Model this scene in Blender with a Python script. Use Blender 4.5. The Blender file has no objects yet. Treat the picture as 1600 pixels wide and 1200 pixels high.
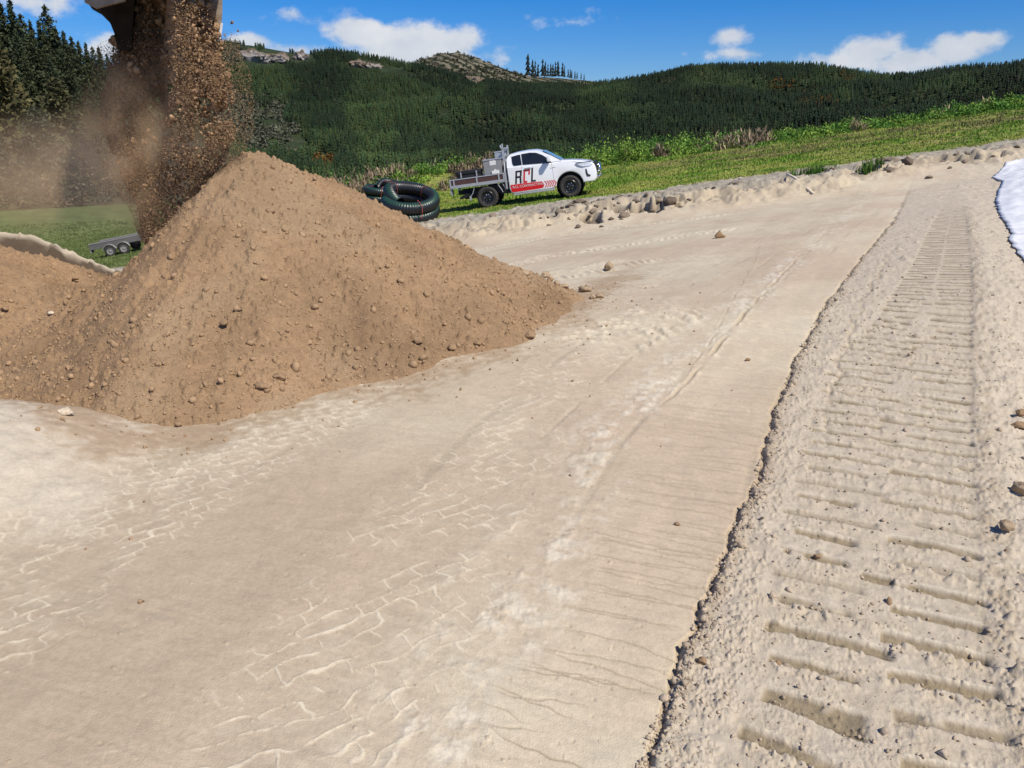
import bpy, bmesh, math, random
import numpy as np
from mathutils import Vector, Matrix

C = bpy.context.scene
COL = C.collection
rng = np.random.default_rng(11)
random.seed(5)

# ------------------------------------------------------------------ camera, sky, sun, exposure
CAM_H, PITCH, FPX = 1.6, math.radians(18.3), 1209.0
cam_d = bpy.data.cameras.new('camera')
cam_d.sensor_width = 36.0
cam_d.lens = 36.0 * FPX / 1600.0
cam_d.clip_start = 0.05
cam_d.clip_end = 6000
cam = bpy.data.objects.new('camera', cam_d)
COL.objects.link(cam)
cam.location = (0, 0, CAM_H)
cam.rotation_euler = (math.pi / 2 - PITCH, 0, 0)
C.camera = cam

SUN_EL = math.radians(52)
SUN_DIR = Vector((0.72 * math.cos(SUN_EL), -0.694 * math.cos(SUN_EL), math.sin(SUN_EL))).normalized()
sun_d = bpy.data.lights.new('sun', 'SUN')
sun_d.energy = 4.5
sun_d.angle = math.radians(0.5)
sun_d.color = (1.0, 0.93, 0.81)
sun = bpy.data.objects.new('sun', sun_d)
COL.objects.link(sun)
sun.rotation_euler = SUN_DIR.to_track_quat('Z', 'Y').to_euler()

C.view_settings.view_transform = 'Standard'
C.view_settings.look = 'None'
C.view_settings.exposure = 0.22
C.view_settings.gamma = 1.0
C.cycles.volume_bounces = 1
C.cycles.max_bounces = 6
C.cycles.volume_step_rate = 2.0


def pixdir(u, v):
    a = (u - 800.0) / FPX
    b = -(v - 600.0) / FPX
    ct, st = math.cos(PITCH), math.sin(PITCH)
    return np.array([a, ct + b * st, -st + b * ct])


def P(u, v, Y):
    d = pixdir(u, v)
    k = Y / d[1]
    return Vector((d[0] * k, Y, CAM_H + d[2] * k))


def project(p):
    p = np.asarray(p, float)
    ct, st = math.cos(PITCH), math.sin(PITCH)
    x, y, z = p[..., 0], p[..., 1], p[..., 2] - CAM_H
    dep = y * ct - z * st
    up = y * st + z * ct
    return 800 + FPX * x / dep, 600 - FPX * up / dep


def azel(u, v):
    d = pixdir(u, v)
    return math.atan2(d[0], d[1]), math.atan2(d[2], math.hypot(d[0], d[1]))


def make_world():
    w = bpy.data.worlds.new('World')
    C.world = w
    w.use_nodes = True
    nt = w.node_tree
    nt.nodes.clear()
    N, L = nt.nodes.new, nt.links.new

    def math_(op, a, b=None, c=None, clamp=False):
        n = N('ShaderNodeMath'); n.operation = op; n.use_clamp = clamp
        for i, s in enumerate((a, b, c)):
            if s is None: continue
            if isinstance(s, (int, float)): n.inputs[i].default_value = s
            else: L(s, n.inputs[i])
        return n.outputs[0]
    sky = N('ShaderNodeTexSky')
    sky.sky_type = 'NISHITA'; sky.sun_disc = False
    sky.sun_elevation = SUN_EL
    sky.sun_rotation = math.atan2(SUN_DIR.x, SUN_DIR.y)
    sky.altitude = 300; sky.air_density = 1.0; sky.dust_density = 0.3; sky.ozone_density = 2.2
    hs = N('ShaderNodeHueSaturation'); hs.inputs['Saturation'].default_value = 1.28
    tint = N('ShaderNodeMixRGB'); tint.blend_type = 'MULTIPLY'; tint.inputs[0].default_value = 1.0
    tint.inputs[2].default_value = (0.56, 0.70, 1.02, 1)
    L(sky.outputs[0], tint.inputs[1]); L(tint.outputs[0], hs.inputs['Color'])
    bg = N('ShaderNodeBackground'); bg.inputs['Strength'].default_value = 0.093
    L(hs.outputs[0], bg.inputs['Color'])
    tc = N('ShaderNodeTexCoord')
    sp = N('ShaderNodeSeparateXYZ'); L(tc.outputs['Generated'], sp.inputs[0])
    az = math_('ARCTAN2', sp.outputs[0], sp.outputs[1])
    el = math_('ARCSINE', sp.outputs[2])
    # billowing: two noises warp the direction
    mp = N('ShaderNodeMapping'); mp.inputs['Scale'].default_value = (1, 1, 1.5)
    L(tc.outputs['Generated'], mp.inputs[0])
    n1 = N('ShaderNodeTexNoise'); n1.inputs['Scale'].default_value = 26; n1.inputs['Detail'].default_value = 7
    n1.inputs['Roughness'].default_value = 0.58
    L(mp.outputs[0], n1.inputs['Vector'])
    n2 = N('ShaderNodeTexNoise'); n2.inputs['Scale'].default_value = 9; n2.inputs['Detail'].default_value = 3
    L(mp.outputs[0], n2.inputs['Vector'])
    puffs = [(556, 50, 46, 30, 1.0), (610, 66, 60, 26, 1.0), (668, 62, 46, 27, 1.0), (715, 68, 40, 26, 0.9),
             (640, 90, 130, 25, 1.0), (470, 78, 60, 15, 0.62), (392, 66, 40, 14, 0.75),
             (1140, 56, 32, 18, 0.62), (1160, 84, 60, 10, 0.5),
             (1360, 80, 62, 24, 0.85), (1428, 92, 70, 22, 0.9), (1490, 78, 62, 24, 1.0), (1530, 66, 44, 22, 1.0), (1320, 95, 90, 16, 0.7),
             (60, 5, 130, 26, 0.5), (190, 78, 60, 26, 0.7), (895, 35, 40, 14, 0.27), (480, 25, 60, 12, 0.25)]
    field = None; relv = None
    for (u, v, ru, rv, wt) in puffs:
        a0, e0 = azel(u, v)
        a1, _ = azel(u + ru, v); _, e1 = azel(u, v - rv)
        dx = math_('DIVIDE', math_('SUBTRACT', az, a0), abs(a1 - a0))
        dy = math_('DIVIDE', math_('SUBTRACT', el, e0), abs(e1 - e0))
        r = math_('SQRT', math_('ADD', math_('MULTIPLY', dx, dx), math_('MULTIPLY', dy, dy)))
        f = math_('MULTIPLY', math_('SUBTRACT', 1.35, r), wt)
        field = f if field is None else math_('SMOOTH_MAX', field, f, 0.15)
    nz = math_('SUBTRACT', n1.outputs[0], 0.5)
    fld = math_('ADD', field, math_('MULTIPLY', nz, 1.9))
    mr = N('ShaderNodeMapRange'); mr.interpolation_type = 'SMOOTHSTEP'
    mr.inputs['From Min'].default_value = 0.08; mr.inputs['From Max'].default_value = 0.75
    L(fld, mr.inputs['Value'])
    # unseen broken cloud overhead and behind the camera, added to give white fill light
    n3 = N('ShaderNodeTexNoise'); n3.inputs['Scale'].default_value = 2.4; n3.inputs['Detail'].default_value = 6
    L(tc.outputs['Generated'], n3.inputs['Vector'])
    m3 = N('ShaderNodeMapRange'); m3.interpolation_type = 'SMOOTHSTEP'; m3.inputs['From Min'].default_value = 0.50; m3.inputs['From Max'].default_value = 0.68
    L(n3.outputs[0], m3.inputs['Value'])
    r1 = N('ShaderNodeMapRange'); r1.inputs['From Min'].default_value = 0.45; r1.inputs['From Max'].default_value = 0.8; L(el, r1.inputs['Value'])
    r2 = N('ShaderNodeMapRange'); r2.inputs['From Min'].default_value = 0.1; r2.inputs['From Max'].default_value = -0.3; L(sp.outputs[1], r2.inputs['Value'])
    over = math_('MULTIPLY', math_('MULTIPLY', m3.outputs[0], 0.6), math_('MAXIMUM', r1.outputs[0], r2.outputs[0]))
    mask = math_('MULTIPLY', math_('MAXIMUM', mr.outputs[0], over), 0.95, clamp=True)
    shade = N('ShaderNodeMapRange'); shade.inputs['From Min'].default_value = 0.2; shade.inputs['From Max'].default_value = 0.75
    L(math_('ADD', math_('MULTIPLY', n2.outputs[0], 0.6), math_('MULTIPLY', n1.outputs[0], 0.4)), shade.inputs['Value'])
    cr = N('ShaderNodeMixRGB'); cr.inputs[1].default_value = (0.46, 0.56, 0.72, 1); cr.inputs[2].default_value = (0.97, 0.97, 0.98, 1)
    L(shade.outputs[0], cr.inputs[0])
    cb = N('ShaderNodeBackground'); cb.inputs['Strength'].default_value = 0.74
    L(cr.outputs[0], cb.inputs['Color'])
    mx = N('ShaderNodeMixShader')
    L(mask, mx.inputs[0]); L(bg.outputs[0], mx.inputs[1]); L(cb.outputs[0], mx.inputs[2])
    out = N('ShaderNodeOutputWorld'); L(mx.outputs[0], out.inputs[0])


make_world()

# ------------------------------------------------------------------ numeric helpers


def smooth(a, b, x):
    t = np.clip((x - a) / (b - a), 0, 1)
    return t * t * (3 - 2 * t)


_perm = {}


def perlin(x, y, seed=0):
    if seed not in _perm:
        r = np.random.default_rng(1000 + seed)
        p = r.permutation(512)
        ang = r.random(512) * 2 * np.pi
        _perm[seed] = (np.concatenate([p, p]), np.cos(ang), np.sin(ang))
    p, gx, gy = _perm[seed]
    xi = np.floor(x).astype(np.int64); yi = np.floor(y).astype(np.int64)
    xf = x - xi; yf = y - yi
    xi &= 511; yi &= 511
    x1 = (xi + 1) & 511; y1 = (yi + 1) & 511
    u = xf * xf * xf * (xf * (xf * 6 - 15) + 10)
    v = yf * yf * yf * (yf * (yf * 6 - 15) + 10)
    a = p[p[xi] + yi]; b = p[p[x1] + yi]; c = p[p[xi] + y1]; d = p[p[x1] + y1]
    n00 = gx[a] * xf + gy[a] * yf
    n10 = gx[b] * (xf - 1) + gy[b] * yf
    n01 = gx[c] * xf + gy[c] * (yf - 1)
    n11 = gx[d] * (xf - 1) + gy[d] * (yf - 1)
    return ((n00 * (1 - u) + n10 * u) * (1 - v) + (n01 * (1 - u) + n11 * u) * v) * 1.5


def fbm(x, y, octv=4, seed=0, gain=0.5):
    s = np.zeros_like(x); a = 1.0; f = 1.0
    for i in range(octv):
        s += a * perlin(x * f + 17.3 * i, y * f - 9.1 * i, seed + i)
        a *= gain; f *= 2.03
    return s


def hash2(i, j, k):
    h = (i * 374761393 + j * 668265263 + k * 2147483647) & 0xFFFFFFFF
    h = ((h ^ (h >> 13)) * 1274126177) & 0xFFFFFFFF
    h = h ^ (h >> 16)
    return (h & 0xFFFFFF) / float(0x1000000)


def crumbs(x, y, cell, prob, seed, rmin=0.15, rmax=0.5, flat=0.8, pw=1.7):
    """height of angular crumbs scattered one per cell"""
    X = x / cell; Y = y / cell
    xi = np.floor(X).astype(np.int64); yi = np.floor(Y).astype(np.int64)
    h = np.zeros_like(x)
    for di in (-1, 0, 1):
        for dj in (-1, 0, 1):
            ci = xi + di; cj = yi + dj
            h3 = hash2(ci, cj, seed + 3)
            dx = X - ci - hash2(ci, cj, seed); dy = Y - cj - hash2(ci, cj, seed + 1)
            rad = rmin + (rmax - rmin) * hash2(ci, cj, seed + 2) ** pw
            ca = h3 * 37.0; cs = np.cos(ca); sn = np.sin(ca)
            ex = np.abs(cs * dx - sn * dy); ey = np.abs(sn * dx + cs * dy) * 1.25
            d = np.maximum(np.maximum(ex, ey), 0.72 * (ex + ey)) / rad
            hh = rad * np.clip(1.9 * (1 - d), 0, 1) * (0.85 + 0.35 * (cs * dx + sn * dy) / rad)
            h = np.maximum(h, np.where((h3 < prob) & (d < 1), hh, 0))
    return h * cell * flat


def worley_edge(x, y, seed):
    xi = np.floor(x).astype(np.int64); yi = np.floor(y).astype(np.int64)
    f1 = np.full(x.shape, 9.0); f2 = np.full(x.shape, 9.0)
    for di in (-1, 0, 1):
        for dj in (-1, 0, 1):
            ci = xi + di; cj = yi + dj
            px = ci + 0.15 + 0.7 * hash2(ci, cj, seed); py = cj + 0.15 + 0.7 * hash2(ci, cj, seed + 1)
            d = np.sqrt((x - px) ** 2 + (y - py) ** 2)
            f2 = np.minimum(f2, np.maximum(f1, d)); f1 = np.minimum(f1, d)
    return f2 - f1


def poly_dist(x, y, poly):
    """(signed distance: + on the right of the line, arc length along it)"""
    poly = np.asarray(poly, float)
    best = np.full(x.shape, 1e9); sd = np.zeros_like(x); sa = np.zeros_like(x)
    acc = 0.0
    n = len(poly) - 1
    for i in range(n):
        a = poly[i]; b = poly[i + 1]; e = b - a; l = np.hypot(*e); e = e / l
        rx = x - a[0]; ry = y - a[1]
        t = rx * e[0] + ry * e[1]
        lo = -1e9 if i == 0 else 0; hi = 1e9 if i == n - 1 else l
        tc = np.clip(t, lo, hi)
        dx = rx - tc * e[0]; dy = ry - tc * e[1]
        d = dx * dx + dy * dy
        m = d < best
        side = np.sign(rx * e[1] - ry * e[0])
        best = np.where(m, d, best); sd = np.where(m, side * np.sqrt(d), sd); sa = np.where(m, acc + tc, sa)
        acc += l
    return sd, sa


# ------------------------------------------------------------------ lie of the land
_ty = np.linspace(-10, 200, 2101)
_s = np.interp(_ty, [0, 4, 8, 12, 20, 28, 60], [.02, .03, .075, .11, .135, .138, .138])
_c = np.interp(_ty, [0, 6.5, 20, 21.6, 23, 28, 52, 200], [0, 0, -1.17, -0.92, -0.95, -1.03, -1.25, -1.25])
_k = np.exp(-np.linspace(-2, 2, 13) ** 2); _k /= _k.sum()
_s = np.convolve(np.pad(_s, 6, 'edge'), _k, 'valid'); _c = np.convolve(np.pad(_c, 6, 'edge'), _k, 'valid')


def macro(x, y):
    x = np.asarray(x, float); y = np.asarray(y, float)
    s = np.interp(y, _ty, _s); c = np.interp(y, _ty, _c)
    xe = np.clip(x, -42, 46)
    z = c + s * xe - 0.05 * np.clip(-xe - 8, 0, 34) * smooth(8, 25, y)
    z = z + 1.0 * np.exp(-((y - 46.5) / 2.3) ** 2) * smooth(-24, -15, x) * smooth(2, -2, x)
    z = z - np.clip(0.13 * np.maximum(0, y - 51), 0, 9) * smooth(-0.44, -0.34, x / np.maximum(y, 1.0))
    return z


def ray(u, v):
    d = pixdir(u, v)
    t = np.concatenate([np.arange(1.0, 30, 0.01), np.arange(30, 250, 0.05)]) / d[1]
    zz = CAM_H + d[2] * t - macro(d[0] * t, d[1] * t)
    i = int(np.argmax(zz < 0)) if (zz < 0).any() else len(t) - 1
    return np.array([d[0] * t[i], d[1] * t[i]])


def rays(pts):
    return np.array([ray(u, v) for u, v in pts])


# ------------------------------------------------------------------ mesh + material helpers


def mesh_arr(name, verts, faces, col=None, mat=None, smooth_=False, parent=None):
    """faces: (n,k) int array"""
    verts = np.ascontiguousarray(verts, np.float32); faces = np.ascontiguousarray(faces, np.int32)
    me = bpy.data.meshes.new(name)
    nf, k = faces.shape
    me.vertices.add(len(verts)); me.vertices.foreach_set('co', verts.ravel())
    me.loops.add(nf * k); me.loops.foreach_set('vertex_index', faces.ravel())
    me.polygons.add(nf); me.polygons.foreach_set('loop_start', np.arange(0, nf * k, k, dtype=np.int32))
    if smooth_:
        me.polygons.foreach_set('use_smooth', np.ones(nf, bool))
    me.update(calc_edges=True)
    if col is not None:
        a = me.color_attributes.new('Col', 'FLOAT_COLOR', 'POINT')
        rgba = np.ones((len(verts), 4), np.float32); rgba[:, :3] = col
        a.data.foreach_set('color', rgba.ravel())
    if mat: me.materials.append(mat)
    o = bpy.data.objects.new(name, me); COL.objects.link(o)
    if parent: o.parent = parent
    return o


def obj(name, bm, mat, parent=None, smooth_=False, angle=None):
    me = bpy.data.meshes.new(name)
    bmesh.ops.recalc_face_normals(bm, faces=bm.faces[:])
    bm.to_mesh(me); bm.free()
    if smooth_:
        me.polygons.foreach_set('use_smooth', np.ones(len(me.polygons), bool))
        if angle: me.set_sharp_from_angle(angle=math.radians(angle))
    me.materials.append(mat)
    o = bpy.data.objects.new(name, me); COL.objects.link(o)
    if parent: o.parent = parent
    return o


def empty(name, loc=(0, 0, 0)):
    o = bpy.data.objects.new(name, None); COL.objects.link(o); o.location = loc
    o.empty_display_size = 0.1
    return o


def tag(o, label=None, cat=None, group=None, kind=None):
    if label: o['label'] = label
    if cat: o['category'] = cat
    if group: o['group'] = group
    if kind: o['kind'] = kind
    return o


def copy_tree(o, parent=None):
    c = o.copy(); COL.objects.link(c); c.parent = parent
    for ch in list(o.children):
        copy_tree(ch, c)
    return c


def pbr(name, col=(0.5, 0.5, 0.5), rough=0.6, metal=0.0, attr=False, var=0.0, vscale=8.0, bump=0.0, bscale=60.0, bdist=0.01, spec=0.4, coat=0.0, detail=5, bump2=0.0, bscale2=300.0, trans=0.0):
    m = bpy.data.materials.new(name); m.use_nodes = True
    nt = m.node_tree; b = nt.nodes['Principled BSDF']; L = nt.links.new; N = nt.nodes.new
    b.inputs['Roughness'].default_value = rough; b.inputs['Metallic'].default_value = metal
    b.inputs['Specular IOR Level'].default_value = spec; b.inputs['Coat Weight'].default_value = coat
    b.inputs['Base Color'].default_value = (*col, 1)
    src = None
    if attr:
        a = N('ShaderNodeVertexColor'); a.layer_name = 'Col'; src = a.outputs[0]
    tc = N('ShaderNodeTexCoord')
    if var > 0:
        n = N('ShaderNodeTexNoise'); n.inputs['Scale'].default_value = vscale; n.inputs['Detail'].default_value = detail
        n.inputs['Roughness'].default_value = 0.65
        L(tc.outputs['Object'], n.inputs['Vector'])
        mr = N('ShaderNodeMapRange'); mr.inputs['From Min'].default_value = 0.25; mr.inputs['From Max'].default_value = 0.75
        mr.inputs['To Min'].default_value = 1 - var; mr.inputs['To Max'].default_value = 1 + var
        L(n.outputs[0], mr.inputs['Value'])
        mx = N('ShaderNodeVectorMath'); mx.operation = 'MULTIPLY'
        if src: L(src, mx.inputs[0])
        else: mx.inputs[0].default_value = col
        cb = N('ShaderNodeCombineXYZ')
        for i in range(3): L(mr.outputs[0], cb.inputs[i])
        L(cb.outputs[0], mx.inputs[1]); src = mx.outputs[0]
    if src: L(src, b.inputs['Base Color'])
    nrm = None
    for st, sc, ds in ((bump, bscale, bdist), (bump2, bscale2, bdist * 0.4)):
        if st > 0:
            n = N('ShaderNodeTexNoise'); n.inputs['Scale'].default_value = sc; n.inputs['Detail'].default_value = 4
            n.inputs['Roughness'].default_value = 0.6
            L(tc.outputs['Object'], n.inputs['Vector'])
            bp = N('ShaderNodeBump'); bp.inputs['Strength'].default_value = st; bp.inputs['Distance'].default_value = ds
            L(n.outputs[0], bp.inputs['Height'])
            if nrm: L(nrm, bp.inputs['Normal'])
            nrm = bp.outputs[0]
    if nrm: L(nrm, b.inputs['Normal'])
    return m


M = {}
M['ground'] = pbr('ground_soil', attr=True, rough=0.95, spec=0.15, var=0.14, vscale=55, bump=0.6, bscale=170, bdist=0.005, bump2=0.0)
M['soil'] = pbr('brown_soil', attr=True, rough=0.97, spec=0.12, var=0.2, vscale=42, bump=1.0, bscale=75, bdist=0.016)
M['clod'] = pbr('clod_soil', attr=True, rough=0.97, spec=0.12, var=0.2, vscale=60, bump=0.5, bscale=120, bdist=0.006)
M['leaf'] = pbr('leaf', attr=True, rough=0.7, spec=0.1)
M['needle'] = pbr('needles', attr=True, rough=0.75, spec=0.15)
M['hill'] = pbr('hillside', attr=True, rough=0.95, spec=0.1, var=0.35, vscale=0.25)
M['bark'] = pbr('bark', (0.10, 0.075, 0.055), rough=0.9, var=0.3, vscale=6)
M['rock'] = pbr('rock', (0.34, 0.32, 0.30), rough=0.9, var=0.45, vscale=0.35, bump=0.8, bscale=0.6, bdist=1.0)

# ================================================================== GROUND
# lines seen in the photo, dropped on to the land
EDGE = rays([(960, 1290), (1000, 1200), (1060, 1062), (1118, 905), (1180, 765), (1212, 645), (1247, 560), (1278, 498), (1312, 450), (1352, 398), (1398, 345), (1420, 300)])
TRL = rays([(1060, 1290), (1110, 1180), (1160, 1080), (1190, 935), (1215, 825), (1245, 715), (1275, 620), (1305, 550), (1370, 490), (1420, 420), (1450, 360), (1475, 320)])
TRR = rays([(1630, 1290), (1590, 1180), (1558, 1060), (1545, 970), (1536, 860), (1530, 780), (1525, 660), (1520, 560), (1522, 470), (1518, 400), (1512, 350), (1505, 320)])
STRIP = rays([(560, 1290), (640, 1160), (725, 1030), (820, 905), (885, 790), (945, 690), (1040, 580), (1150, 480), (1255, 395)])
BANDA = rays([(-250, 1150), (0, 985), (150, 865), (330, 745), (470, 660), (600, 585), (720, 530)])
BANDA2 = rays([(-200, 930), (30, 830), (200, 750), (400, 660), (520, 615)])
BANDB = rays([(300, 1290), (470, 1150), (610, 960), (720, 820), (790, 700), (850, 620), (930, 560), (1010, 480)])
RUT1 = rays([(1255, 395), (1190, 462), (1140, 520), (1080, 590), (1020, 650)])
RUT2 = rays([(1190, 375), (1178, 410), (1120, 520), (1060, 600)])
TREAD1 = rays([(560, 440), (700, 398), (850, 372), (1000, 352), (1150, 333)])
TREAD2 = rays([(740, 430), (850, 402), (960, 385), (1070, 367), (1160, 355)])
TREAD3 = rays([(820, 440), (900, 425), (1000, 405)])
TREAD4 = rays([(930, 540), (1000, 505), (1060, 480)])
CREAM = ray(-70, 745)
BROWN_TOE = rays([(915, 463), (820, 527), (700, 567), (560, 608), (430, 640), (300, 682), (170, 706), (70, 655), (0, 612)])


def ground_fields(x, y):
    """height and colour of the open ground"""
    z = macro(x, y)
    near = y < 26
    r = np.hypot(x, y)
    road = np.array([0.475, 0.375, 0.275]); pale = np.array([0.60, 0.525, 0.43]); cream = np.array([0.585, 0.49, 0.375])
    olive = np.array([0.29, 0.225, 0.15]); grey = np.array([0.295, 0.25, 0.20]); loose = np.array([0.455, 0.370, 0.292])
    turf = np.array([0.20, 0.22, 0.055]); dry = np.array([0.20, 0.16, 0.075]); brown = np.array([0.315, 0.205, 0.125])
    col = np.tile(road, (len(x), 1))

    def mixc(c, m):
        nonlocal col
        m = np.clip(m, 0, 1)[:, None]
        col = col * (1 - m) + c * m
    big = fbm(x * 0.45, y * 0.45, 4, 3)
    mid = fbm(x * 2.3, y * 2.3, 4, 9)
    fine = fbm(x * 14, y * 14, 3, 15)
    mixc(np.array([0.445, 0.335, 0.245]), smooth(-0.1, 0.7, big))
    mixc(np.array([0.51, 0.42, 0.315]), smooth(0.0, 0.9, -big + 0.3 * mid))
    z = z + 0.012 * big + 0.006 * mid
    nearw = smooth(24, 16, y)
    de, se = poly_dist(x, y, EDGE)
    jit = 0.035 * perlin(se * 2.1, se * 0 + 3.0, 21) + 0.018 * perlin(se * 9, se * 0, 22)
    de = de + jit
    onroad = smooth(0.02, -0.03, de)
    # ---------------- road surface
    ds, ss = poly_dist(x, y, STRIP)
    dwn = smooth(9.0, 5.5, y)
    # transverse roller lines and hairline cracks
    tl = perlin(ss * 22, ds * 2.2, 31) + 0.6 * perlin(ss * 47, ds * 3.1, 32)
    z += 0.0016 * tl * onroad * smooth(14, 5, y)
    mixc(olive, 0.16 * np.clip(tl, 0, 1) * onroad)
    warp = 0.05 * fbm(x * 5, y * 5, 2, 33)
    rowp = 0.6 * 0.00128 * 1.6 * (r * r + 2.56) / 2.56      # what the mesh can resolve here
    crack = np.zeros_like(x)
    du = STRIP[6] - STRIP[1]; du = du / np.hypot(*du); sl_ = x * du[0] + y * du[1]
    for sp, sd_, tilt in ((0.071, 34, 0.10), (0.117, 36, -0.06), (0.16, 38, 0.02)):
        pp_ = (sl_ + tilt * ds + 0.035 * perlin(ds * 3.0, sl_ * 1.7, sd_) + 0.008 * perlin(ds * 17, sl_ * 9, sd_ + 1)) / sp
        kk = np.round(pp_)
        dd_ = np.abs(pp_ - kk) * sp
        cwid = 0.0016 + 0.0014 * smooth(2.0, 6.0, y)
        seg = smooth(-0.1, 0.12, perlin(ds * 1.25 + kk * 3.7, kk * 5.3 + 0.5, sd_ + 2))
        ce = np.maximum(cwid, rowp); crack = np.maximum(crack, smooth(ce * 1.6, ce * 0.5, dd_) * seg * np.minimum(1, 1.4 * cwid / ce))
    crack *= smooth(0.08, 0.3, ds + 0.1 * mid) * onroad * smooth(5.6, 3.6, y)
    z -= 0.004 * crack
    mixc(np.array([0.17, 0.125, 0.08]), 0.62 * crack)
    # pale broken crust along the wheel line
    st = smooth(0.30, 0.02, np.abs(ds + 0.12 * mid)) * onroad * nearw
    pat = smooth(-0.2, 0.5, 0.6 * fbm(ss * 1.1, ds * 7.0, 4, 41) + 0.5 * fbm(x * 5, y * 5, 4, 42) + 0.1)
    mixc(np.array([0.56, 0.48, 0.39]), 0.8 * st * pat * smooth(-0.5, 0.2, fine))
    z += 0.005 * st * pat * (0.6 + 1.2 * fbm(x * 18, y * 18, 4, 44))
    mixc(np.array([0.37, 0.275, 0.195]), 0.62 * smooth(0.15, -0.9, ds + 0.25 * big) * smooth(5.2, 2.4, y) * onroad)
    mixc(np.array([0.40, 0.315, 0.225]), 0.35 * onroad * smooth(8, 3, y) * smooth(-0.3, 0.6, fbm(x * 0.8 + 7, y * 0.8, 4, 49)))
    col = col * (1 + (0.09 * smooth(-0.25, 0.35, ds) + 0.03) * onroad * nearw)[:, None]        # the drier, paler side of the road
    # long faint wheel lines that run with the road
    ln2 = perlin(ds * 2.6, ss * 0.09, 45) + 0.5 * perlin(ds * 7.5, ss * 0.16, 46)
    col = col * (1 + 0.075 * ln2 * onroad * nearw)[:, None]
    hl = smooth(0.06, 0.01, np.abs(perlin(ds * 1.7 + 5, ss * 0.07, 47))) * smooth(-0.2, 0.3, perlin(ss * 1.3, ds * 0.8, 48) + 0.3 * fine) * onroad * smooth(2, 4, y) * smooth(18, 14, y)
    z -= 0.004 * hl
    mixc(np.array([0.36, 0.285, 0.205]), 0.45 * hl)
    # net of squeezed, pale ridges left by tyre lugs
    for (poly, hw, seed, sx, sy) in ((BANDA, 0.42, 51, 7.5, 4.2), (BANDA2, 0.5, 57, 9.5, 4.6), (BANDB, 0.44, 63, 7.0, 4.0)):
        db, sb = poly_dist(x, y, poly)
        wa = 0.030 * fbm(x * 5, y * 5, 3, seed + 2); wb = 0.030 * fbm(x * 5 + 9, y * 5, 3, seed + 3)
        a1 = 0.82 * sb + 0.57 * db + wa; b1 = -0.57 * sb + 0.82 * db + wb
        P1 = a1 / (0.80 / sx); Q1 = b1 / (0.33 / sy)
        rw = np.floor(Q1); P2 = P1 + 0.5 * (rw % 2) + 0.12 * hash2(rw.astype(np.int64), rw.astype(np.int64) * 0, seed)
        cp = np.floor(P2)
        dq = np.minimum(Q1 - rw, 1 - Q1 + rw) * (0.33 / sy); dp = np.minimum(P2 - cp, 1 - P2 + cp) * (0.80 / sx)
        eq = np.round(Q1).astype(np.int64); ep = np.round(P2).astype(np.int64)
        kq = hash2(eq, cp.astype(np.int64), seed + 6); kp = hash2(ep, rw.astype(np.int64), seed + 7)
        wq = (0.0028 + 0.0055 * kq) * (0.9 + 0.7 * fine); wp = (0.0028 + 0.005 * kp) * (0.9 + 0.7 * fine)
        aq = np.minimum(1, 1.5 * wq / np.maximum(wq, rowp)); ap = np.minimum(1, 1.5 * wp / np.maximum(wp, rowp)); wq = np.maximum(wq, rowp); wp = np.maximum(wp, rowp)
        ln = np.maximum(smooth(wq, wq * 0.3, dq) * (kq > 0.16) * aq, smooth(wp, wp * 0.3, dp) * (kp > 0.25) * ap)
        e = np.minimum(dq, dp) * 8
        msk = smooth(hw, hw * 0.45, np.abs(db + 0.12 * big)) * smooth(-0.5, 0.15, fbm(x * 2.4, y * 2.4, 3, seed + 4) + 0.05) * onroad * nearw
        ln *= smooth(-0.8, -0.1, fbm(x * 11, y * 11, 2, seed + 5))
        mixc(cream * 1.12, 0.72 * ln * msk)
        z += 0.003 * ln * msk
        mixc(cream, 0.16 * msk * smooth(-0.2, 0.5, fbm(x * 6, y * 12, 4, seed + 8)))
        mixc(np.array([0.42, 0.345, 0.25]), 0.35 * smooth(0.2, 0.5, e) * msk)
    # tyre lug rows farther off
    for poly, hw in ((TREAD1, 0.28), (TREAD2, 0.36), (TREAD3, 0.5), (TREAD4, 0.45)):
        dt, s2 = poly_dist(x, y, poly)
        L = np.sum(np.hypot(*np.diff(poly, axis=0).T))
        ends = smooth(-0.3, 0.3, s2) * smooth(L + 0.3, L - 0.4, s2)
        lug = np.abs(((s2 * 6.5 + np.abs(dt) * 4.0 + 0.5 * mid) % 1) - 0.5) * 2
        ht = smooth(0.25, 0.7, lug) * smooth(hw, hw * 0.75, np.abs(dt)) * ends * smooth(-0.5, 0.1, fbm(x * 3, y * 3, 2, 71))
        z += 0.017 * ht + 0.012 * ht * fine
        mixc(cream * 1.05, 0.6 * ht)
    for poly, dep, wd in ((RUT1, 0.012, 0.022), (RUT2, 0.006, 0.014)):
        dt, s2 = poly_dist(x, y, poly)
        L = np.sum(np.hypot(*np.diff(poly, axis=0).T))
        ends = smooth(0, 0.4, s2) * smooth(L, L - 0.6, s2) * smooth(-0.5, 0.3, perlin(s2 * 2.2, s2 * 0 + 9, 74) + 0.3 * fine)
        dt = dt + 0.03 * perlin(s2 * 3, s2 * 0, 73)
        z -= dep * smooth(wd, 0, np.abs(dt)) * ends
        z += dep * 0.6 * smooth(wd * 2.2, wd, np.abs(dt)) * smooth(0, wd, np.abs(dt)) * ends * (0.7 + fine)
        mixc(np.array([0.30, 0.235, 0.16]), 0.6 * smooth(wd, 0, np.abs(dt)) * ends)
    # small pores and grit on the rolled road
    gr = crumbs(x, y, 0.055, 0.16, 81, 0.05, 0.2, 0.7) * smooth(9, 6, y) * onroad
    z += gr
    mixc(np.array([0.33, 0.25, 0.17]), smooth(0.002, 0.005, gr) * 0.5)
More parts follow.
